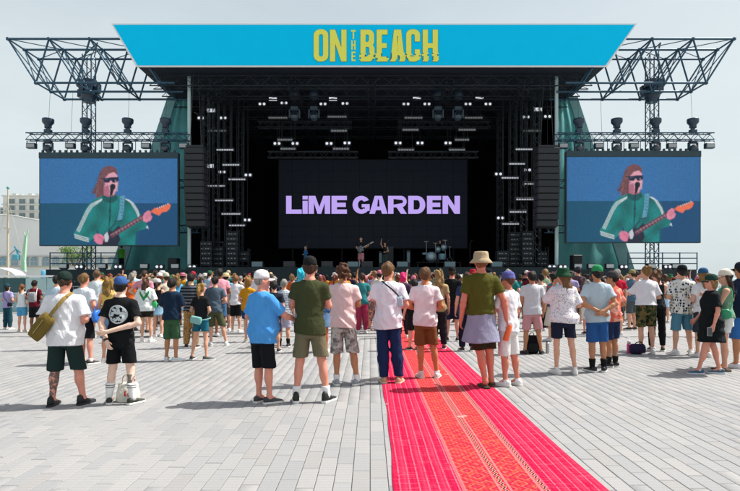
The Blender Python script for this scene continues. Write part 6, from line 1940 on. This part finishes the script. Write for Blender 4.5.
obj('strap', strap_mesh(smooth_pts([(-.22, .08, 1.07), (-.19, .11, 1.25), (-.13, .08, 1.42), (-.10, .0, 1.475), (-.12, -.08, 1.42), (-.19, -.09, 1.22), (-.23, -.04, 1.07)]), .018, .006), mat('green_leather', (.02, .3, .14)), hb)
person(741, 261, 368, 'person in dark navy tee and blue shorts at the edge of the plaza', .014, rz=R(20), w=1.0, top='tee', topc='#182338', bottom='shorts', botc='#2f62a0', hair='short', hairc=HD, hat='cap', hatc='#1d2530', glasses=1, arms=('front', 'hold'), skin=TAN, seed=191)

# ------------------------------------------------ the middle ranks
D = .018
person(84, 273, 364, 'fair haired man in white tee and black shorts carrying a bright blue bag', D, rz=R(-15), fpx=(83, 92), top='tee', topc='#d4dae0', bottom='shorts', botc='#15171a', hair='short', hairc='#6a4e2c', arms=('down', 'front'), skin=PINK, shoec='#202226', sock=.12, seed=12)
b = carried('blue_bag', 'bright blue carrier bag hanging at the hip of the fair haired man', 'bag')
pouch(b, (.30, .0, .93), (.10, .22, .24), 0, mat('carrier_blue', (.02, .14, .55), rough=.4), 'sack')
mb = MB(); mb.path(smooth_pts([(.29, -.06, 1.03), (.28, -.02, 1.14), (.28, .02, 1.14), (.29, .06, 1.03)], 4), .008); mb.build('handle', mat('carrier_blue', (.02, .14, .55)), b)
person(97, 270, 338, 'man in loose pale shirt and khaki shorts behind the fair haired man', D, top='tee', topc='#ccd6da', fit=.02, bottom='shorts', botc='#9a8c72', hair='short', hairc='#5a4028', arms=('front', 'front'), seed=22)
person(109, 277, 362, 'person with long golden curls hidden behind the black tee', D, fem=1, top='tank', topc='#c9b05a', bottom='shorts', botc='#6f8fb0', hair='wavy', hairc='#80632c', seed=32)
person(57, 275, 350, 'dark haired man in pale blue shirt glimpsed behind the olive sling bag', D, top='tee', topc='#a9c0cc', bottom='trousers', botc='#2a3038', hair='short', hairc=HD, seed=42)
person(7.5, 283, 329.5, 'person in lilac tee and dark teal trousers by the hoarding', D, rz=R(-10), top='tee', topc='#9c94c0', bottom='trousers', botc='#1d4450', hair='bob', hairc=HD, hat='cap', hatc='#26404a', arms=('hold', 'front'), seed=52)
b = carried('shoulder_bag', 'dark shoulder bag worn over the lilac tee', 'bag')
pouch(b, (.20, -.10, .97), (.20, .08, .15), 0, fabric('#26262e'))
obj('strap', strap_mesh(smooth_pts([(.18, -.14, 1.04), (.0, -.17, 1.26), (-.10, -.06, 1.475), (-.05, .12, 1.4), (.15, .17, 1.15), (.26, .02, 1.02), (.24, -.09, 1.02)]), .02, .006), fabric('#26262e'), b)
person(22, 284, 332, 'woman in white tank and denim shorts with reddish ponytail', D, fem=1, top='tank', topc='#d2dcde', bottom='shorts', botc='#4e93bc', bhem=.60, hair='ponytail', hairc='#6e4424', arms=('front', 'hips'), shoec='#c8b8a8', seed=62)
person(34.5, 280, 332, 'man in maroon tee and black shorts wearing a grey backpack', D, top='tee', topc='#5c1626', bottom='shorts', botc='#16181c', hair='short', hairc=HD, arms=('front', 'front'), skin=BROWN, shoec='#1a1a1a', seed=72)
b = carried('day_pack', 'grey drawstring backpack on the man in maroon', 'bag')
pouch(b, (.05, -.22, 1.19), (.26, .14, .34), 0, fabric('#8c8c90'), 'pack')
for s_ in (-1, 1): obj('strap', strap_mesh(smooth_pts([(.05 + s_ * .11, -.17, 1.05), (s_ * .15, -.14, 1.30), (s_ * .12, -.03, 1.478), (s_ * .12, .10, 1.40), (s_ * .17, .10, 1.2), (s_ * .2, -.05, 1.06)]), .02, .006), fabric('#c8c8c8'), b)
person(146, 277, 342, 'woman in white top with green chevron and long brown hair', D, fem=1, w=1.08, fpx=(142, 151), top='tee', topm=fabric('#d6dcdc', 'backvee', '#2c8c50'), fit=.03, sleeve=1.0, hem=.84, bottom='hot', botc='#2a241c', hair='long', hairc='#4a3020', arms=('front', 'front'), skin=LIGHT, shoec='#cfcfcb', sock=.14, seed=82)
b = carried('green_purse', 'bright green purse at the side of the woman with long brown hair', 'bag')
pouch(b, (.24, -.05, 1.02), (.15, .08, .17), 0, mat('purse_green', (.03, .45, .12), rough=.45), 'pouch')
obj('strap', strap_mesh(smooth_pts([(.20, -.07, 1.10), (.06, -.16, 1.30), (-.08, -.05, 1.48), (.0, .15, 1.35), (.2, .1, 1.12), (.26, .0, 1.09)]), .015, .005), fabric('#2f6a40'), b)
person(158, 278, 337, 'woman in black vest and denim skirt with white cap', D, fem=1, top='tank', topc='#1c1c20', bottom='skirt', botc='#7fa4bc', bhem=.66, hair='ponytail', hairc=HB, hat='cap', hatc='#c8ccd0', seed=92)
person(166, 272, 336, 'man in cream shirt and pale cap looking over the crowd', D, rz=R(35), top='tee', topc='#cfc8b8', bottom='shorts', botc='#3a3c40', hair='short', hairc=HB, hat='cap', hatc='#b4b0a0', seed=97)
person(172, 278, 361, 'man in navy shirt and green shorts with sleeves rolled', D * .92, fpx=(166, 176), fyaw=(.4, .9), rz=R(-8), top='tee', topc='#16283c', fit=.018, sleeve=1.0, hem=.88, bottom='shorts', botc='#37573c', bhem=.47, hair='short', hairc=HD, arms=('crossed', 'crossed'), skin=TAN, shoec='#c6d4da', seed=102)
person(201, 283, 360, 'woman with blonde ponytail, black top and teal mini skirt', D * .92, fem=1, fpx=(191, 207), fyaw=(.2, .9), rz=R(-12), top='tee', topc='#1a1d20', hem=.95, bottom='hot', botc='#1d5f74', bhem=.66, hair='ponytail', hairc='#8a6a34', arms=('front', 'front'), skin=LIGHT, shoec='#2a3a38', seed=112)
b = carried('belt_bag', 'pale teal belt bag on the hip of the woman in teal skirt', 'bag')
pouch(b, (-.02, -.19, .93), (.28, .08, .17), R(10), fabric('#7fb0ac'))
obj('strap', strap_mesh(smooth_pts([(-.13, -.17, .98), (-.21, -.05, 1.01), (-.20, .08, 1.0), (.0, .18, .98), (.20, .08, .97), (.20, -.06, .95), (.11, -.17, .93)]), .02, .006), fabric('#7fb0ac'), b)
person(191, 273, 348, 'dark haired man in black and grey striped top with leopard print trousers', D, top='long', topm=fabric('#1d2128', 'stripes', '#5f666e', scale=.8), bottom='trousers', botm=fabric('#a07c4c', 'leopard', '#2a1c12'), hair='short', hairc=HD, arms=('front', 'front'), seed=122, shoec='#1a1a1a')
person(215, 276, 346, 'man in slate grey tee and olive shorts with dark hair', D, rz=R(15), fpx=(211, 226), top='tee', topc='#4a5a68', bottom='shorts', botc='#4a5038', hair='short', hairc=HD, arms=('crossed', 'front'), shoec='#c4c8c6', sock=.12, seed=132)
person(226, 272, 331, 'man in straw hat and light blue patterned shirt', D, top='tee', topm=fabric('#5f9cbc', 'floral', '#a8ccd8'), bottom='shorts', botc='#4a4a44', hair='short', hairc=HB, hat='sunhat', hatc='#d2bf98', hatc2='#8a6a40', seed=142)
person(236, 275, 332, 'man in white tee and black shorts behind the yellow top', D, top='tee', topc='#d8dade', bottom='shorts', botc='#16181c', hair='short', hairc='#7a5230', shoec='#d8d8d8', seed=152)
person(248, 277, 342, 'blonde woman in mustard yellow top and denim shorts', D, fem=1, fpx=(246, 252), top='tee', topc='#c48a1e', bottom='shorts', botc='#22406a', bhem=.64, hair='bob', hairc='#8c662c', arms=('front', 'hold'), shoec='#b0a088', seed=162)
person(274, 281, 352, 'dark shirted man partly hidden behind the blue polo', D, rz=R(10), top='tee', topc='#1d2430', bottom='shorts', botc='#22262e', hair='short', hairc=HD, shoec='#1d1d20', seed=172)
person(284, 279, 347, 'person in grey white striped tee between blue polo and olive tee', D, fem=0, top='tee', topm=fabric('#c4ccd4', 'stripes', '#8fa0b0'), bottom='shorts', botm=fabric('#b8b4c8', 'floral', '#6a70a0'), hair='short', hairc=HG, seed=182, sock=.22, sockc='#1a1a1c', shoec='#26282c')
person(301, 268, 345, 'person with turquoise dyed hair behind the tall olive tee', D, fem=1, top='tee', topm=fabric('#5cb0c8', 'floral', '#dcebf0'), bottom='shorts', botc='#7a90a4', hair='bob', hairc='#1fb4cf', seed=192)
person(322, 276, 352, 'sunburnt woman in blue top seen between olive and pink tees', D, fem=1, top='tank', topc='#2a4a70', bottom='skirt', botc='#58789c', hair='bob', hairc='#6a2c1c', skin='#c06a50', seed=13)
person(362, 273, 333, 'person in teal shirt and raspberry trousers', D, rz=R(10), top='tee', topc='#2f7c80', bottom='trousers', botc='#93304e', hair='short', hairc=HB, arms=('front', 'front'), shoec='#cccccc', seed=23)
person(452, 266, 341, 'man in plain black tee, black cap and navy shorts with black trainers', D * .95, rz=R(-18), fpx=(447, 458), fyaw=(.3, .3), top='tee', topc='#16171a', bottom='shorts', botc='#1e2138', bhem=.52, hair='short', hairc=HB, hat='cap', hatc='#1a1b1d', arms=('down', 'front'), skin=PINK, shoec='#17181a', seed=33)
person(467, 272, 351, 'person in dark navy trousers half hidden behind the very tall man', D, top='tee', topc='#2c3c5c', bottom='trousers', botc='#161c2e', hair='short', hairc=HB, shoec='#1a1a1c', seed=43)
person(439, 270, 349, 'person with thick fair hair standing close behind the brown shorts', D, fem=1, top='tee', topc='#a29068', bottom='trousers', botc='#202226', hair='wavy', hairc='#8c7044', shoec='#18181a', seed=53)
person(414, 279, 350, 'man in black shirt and black shorts standing on the red runner', D, rz=R(20), top='tee', topc='#1a191c', bottom='shorts', botc='#1a1a1e', hair='short', hairc=HD, shoec='#141416', skin=LIGHT, seed=63)
person(403, 272, 338, 'person with bright pink hair among the dark heads', D, fem=1, top='tee', topc='#40304a', bottom='trousers', botc='#2a2a30', hair='bob', hairc='#d81e6c', seed=73)
person(578, 266, 324, 'man in dark floral shirt and black shorts near the sea side screen', D, top='tee', topm=fabric('#3c2c34', 'floral', '#a8707c', '#6a7a80'), bottom='shorts', botc='#141518', hair='short', hairc=HD, hat='cap', hatc='#3c3c44', seed=83)
person(632, 269, 330, 'man in slate vest and grey shorts with khaki cap shading his eyes', D, rz=R(25), top='tee', topc='#4a6478', bottom='shorts', botc='#4c5458', hair='short', hairc=HB, hat='cap', hatc='#8c845c', arms=('face', 'front'), shoec='#1a1a1c', seed=93)
person(617, 269, 335, 'person in scarlet tee with grey hair behind the coral tee', D, top='tee', topc='#b01c34', bottom='shorts', botc='#303440', hair='short', hairc=HG, seed=103)
person(665, 274, 323, 'woman in white top and pale blue skirt with brown bob', D, fem=1, top='tank', topc='#d0d4d8', bottom='skirt', botc='#a4c0d8', hair='bob', hairc='#4a3020', shoec='#c8c8c8', seed=123)
person(553, 272, 341, 'woman in rainbow striped top behind the green bucket hat', D, fem=1, rz=R(30), top='tee', topm=fabric('#2c6a80', 'stripes', '#a84a58', scale=.7), bottom='skirt', botc='#c8c0b0', bhem=.4, hair='bob', hairc=HD, seed=133)
person(541, 274, 331, 'person in white vest with dark bun behind pink shorts', D, fem=1, top='tank', topc='#d4d2d0', bottom='trousers', botc='#22242a', hair='bun', hairc=HD, seed=143)
person(121.5, 245, 0, 'steward in black with lime vest on the low platform under the screen', D, Y=31.5, zbase=2.0, top='tee', topc='#3f9c30', bottom='trousers', botc='#121416', hair='short', hairc=HD, skin=TAN, shoec='#161616', group='crew')

# ------------------------------------------------ the band
person(361, 237, 0, 'guitarist in dark top and pink shorts playing on stage', D, Y=32.6, zbase=DECK, rz=R(170), top='tee', topc='#1b1f24', bottom='shorts', botc='#c4868e', bhem=.46, hair='short', hairc='#4a4a48', arms=('guitarneck', 'guitarstrum'), skin=LIGHT, shoec='#1c1c1c', group='band on stage', sock=.3, sockc='#b9bcc0')
b = carried('electric_guitar', 'pale electric guitar held by the guitarist in pink shorts', 'guitar')
mb = MB(); ol = [(0, .13), (.10, .17), (.17, .12), (.15, .02), (.19, -.08), (.12, -.18), (0, -.19), (-.13, -.17), (-.2, -.07), (-.15, .02), (-.18, .12), (-.1, .17)]
rt_ = Matrix.Rotation(R(-62), 3, 'Y')
def gp(x, z, y): return Vector((-.02, .24, 1.07)) + rt_ @ Vector((x, y, z))
mb.loft([[gp(x, z, -.02) for x, z in ol], [gp(x, z, .025) for x, z in ol]]); mb.build('guitar_body', mat('guitar_dark', (.10, .12, .14), rough=.3), b)
mb = MB(); mb.loft([[gp(-.022, .1, .025), gp(.022, .1, .025), gp(.022, .1, .045), gp(-.022, .1, .045)], [gp(-.018, -.1 + .75, .025), gp(.018, -.1 + .75, .025), gp(.018, -.1 + .75, .045), gp(-.018, -.1 + .75, .045)]]); mb.build('neck', mat('guitar_neck', (.45, .40, .32), rough=.5), b)
mb = MB(); mb.loft([[gp(-.03, .65, .02), gp(.03, .65, .02), gp(.03, .65, .045), gp(-.03, .65, .045)], [gp(-.04, .82, .02), gp(.03, .84, .02), gp(.03, .84, .045), gp(-.04, .82, .045)]]); mb.build('headstock', mat('guitar_neck', (.45, .4, .32)), b)
person(305.5, 246, 0, 'musician in blue denim jacket and jeans bent beside the amplifier', D, Y=33.0, zbase=DECK, rz=R(130), fem=1, top='long', topc='#356a9c', bottom='trousers', botc='#3d78ac', hair='bob', hairc='#8a8478', arms=('front', 'front'), skin=LIGHT, group='band on stage')
person(385, 242, 0, 'musician in shorts with long dark hair tossing her head on stage', D, Y=33.2, zbase=DECK, rz=R(165), fem=1, top='tank', topc='#1c1f22', bottom='trousers', botc='#3c4a46', hair='wavy', hairc=HD, arms=('front', 'raise'), skin=LIGHT, group='band on stage')
person(440, 240, 0, 'drummer in black behind the pale blue drums', D, Y=37.3, zbase=DECK + .44, rz=R(180), top='tee', topc='#101216', bottom='trousers', botc='#15171a', hair='short', hairc=HD, arms=('drink', 'drink'), skin=LIGHT, group='band on stage')

# ------------------------------------------------ the rest of the crowd: bodies from a few builds, clothes and hair varied
TOPC = [('white', '#d8d8dc'), ('black', '#16181b'), ('navy', '#1b2740'), ('grey', '#7c8288'), ('pale blue', '#9cb8cc'), ('olive', '#4a4c2a'), ('red', '#a32a30'), ('teal', '#23706e'),
        ('pink', '#c98a98'), ('cream', '#cfc6ae'), ('mustard', '#b88526'), ('lilac', '#9a90b8'), ('orange', '#c05c2a'), ('sky blue', '#4e96c4'), ('maroon', '#5a1c28'), ('sage', '#7a9078')]
BOTC = [('black', '#15171a'), ('navy', '#1c2440'), ('khaki', '#8f8264'), ('denim blue', '#3f6488'), ('grey', '#5c6064'), ('olive', '#474c30'), ('white', '#d0d0cc'), ('brown', '#5a4028')]
HAIRC = [('brown', '#3a2517'), ('black', '#14100d'), ('blonde', '#7d6038'), ('auburn', '#6e3620'), ('grey', '#8b8780'), ('dark brown', '#24170f')]
HATCOL = [('black', '#1a1b1e'), ('white', '#d6d4d0'), ('navy', '#222f50'), ('beige', '#b8a888'), ('red', '#9c2630'), ('green', '#2a5c40'), ('pink', '#c07088')]
rc = random.Random(99)
VAR = []
base = [(0, 'tee', 'shorts', 'short', None, ('front', 'front')), (0, 'tee', 'shorts', 'short', 'cap', ('crossed', 'crossed')), (0, 'tee', 'trousers', 'short', None, ('down', 'pocket')),
        (0, 'tee', 'shorts', 'curly', None, ('front', 'drink')), (0, 'long', 'trousers', 'short', 'cap', ('pocket', 'pocket')), (0, 'tee', 'shorts', 'short', 'bucket', ('down', 'front')),
        (0, 'tee', 'shorts', 'buzz', None, ('hips', 'down')), (0, 'tee', 'trousers', 'short', 'sunhat', ('front', 'front')), (0, 'tee', 'shorts', 'short', None, ('head', 'front')),
        (1, 'tee', 'shorts', 'long', None, ('front', 'front')), (1, 'tank', 'skirt', 'ponytail', None, ('down', 'front')), (1, 'tee', 'hot', 'bob', None, ('front', 'phone')),
        (1, 'dress', 'hot', 'long', None, ('front', 'down')), (1, 'tank', 'shorts', 'bun', None, ('hips', 'front')), (1, 'tee', 'leggings', 'wavy', 'cap', ('front', 'front')),
        (1, 'tank', 'trousers', 'wavy', None, ('crossed', 'crossed')), (1, 'tee', 'skirt', 'bob', 'sunhat', ('front', 'drink')), (1, 'tank', 'hot', 'ponytail', 'cap', ('raise', 'front'))]
HAIRW = {'short': 'short {} hair', 'curly': 'curly {} hair', 'buzz': 'cropped {} hair', 'long': 'long {} hair', 'ponytail': 'a {} ponytail', 'bob': 'a {} bob', 'bun': 'a {} bun', 'wavy': 'wavy {} hair'}
for k, (fem, tp, bt, hr_, ht, ar_) in enumerate(base):
    sp = dict(fem=fem, top=tp, bottom=bt, hair=hr_, hat=ht, arms=ar_, seed=200 + k, w=rc.uniform(.88, 1.04), belly=rc.choice((0, 0, .02, .04)) if not fem else 0, fit=rc.uniform(.004, .018), soles=False,
              hy=rc.uniform(-.3, .3), feet=((-rc.uniform(.07, .17), rc.uniform(-.05, .08), .25), (rc.uniform(.07, .17), rc.uniform(-.05, .08), .25)))
    VAR.append((sp, make_parts(sp, .021)))
used = set()
def far_person(X, Y):
    for _ in range(60):
        sp, P = rc.choice(VAR)
        tn, tcol = rc.choice(TOPC); bn, bcol = rc.choice(BOTC); hn, hcol = rc.choice(HAIRC); kn, kcol = rc.choice(HATCOL)
        topn = {'tee': 'tee', 'long': 'long sleeved shirt', 'tank': 'vest top', 'dress': 'dress'}[sp['top']]
        botn = {'shorts': 'shorts', 'trousers': 'trousers', 'skirt': 'skirt', 'hot': 'short shorts', 'leggings': 'leggings'}[sp['bottom']]
        hw = HAIRW[sp['hair']].format(hn)
        headw = 'a %s %s' % (kn, {'cap': 'cap', 'bucket': 'bucket hat', 'sunhat': 'sun hat'}[sp['hat']]) if sp['hat'] else hw
        lab = 'person in %s %s%s with %s' % (tn, topn, ' in the crowd' if sp['top'] == 'dress' else ', %s %s' % (bn, botn), headw)
        if lab not in used: break
    used.add(lab)
    sk = rc.choice((LIGHT, PINK, TAN, LIGHT, PALE, BROWN))
    sh = rc.choice(('#d6d6d2', '#1c1d20', '#8c8c8c', '#5a4630'))
    mats = dict(skin=skin(sk), hair=hairmat(hcol), hat=fabric(kcol), hat2=fabric(kcol if sp['hat'] != 'sunhat' else '#5a4630'), top=fabric(tcol), bottom=fabric(bcol),
                shoe=mat('shoe_%s' % sh, sh, rough=.6, noise=.15, nscale=25))
    Hm = rc.gauss(1.66 if sp['fem'] else 1.77, .05)
    place_person(P, mats, (X, Y, 0), rc.gauss(0, .35) - math.atan2(X, 45 - Y) * .0, Hm / 1.75, lab)
    PEOPLE_XY.append((X, Y))
def clear(X, Y, d): return all((X - a) ** 2 + (Y - b) ** 2 > d * d for a, b in PEOPLE_XY)
cnt = 0
for tries in range(6000):
    if cnt >= 185: break
    Y = 14.6 + 12.6 * rc.random() ** .8
    pxl, pxr = (98, 700) if Y > 19 else (128, 660)
    px = rc.uniform(pxl, pxr)
    if px > 640 and rc.random() < .6: continue
    X = gx(px, Y)
    if not clear(X, Y, .62): continue
    far_person(X, Y); cnt += 1
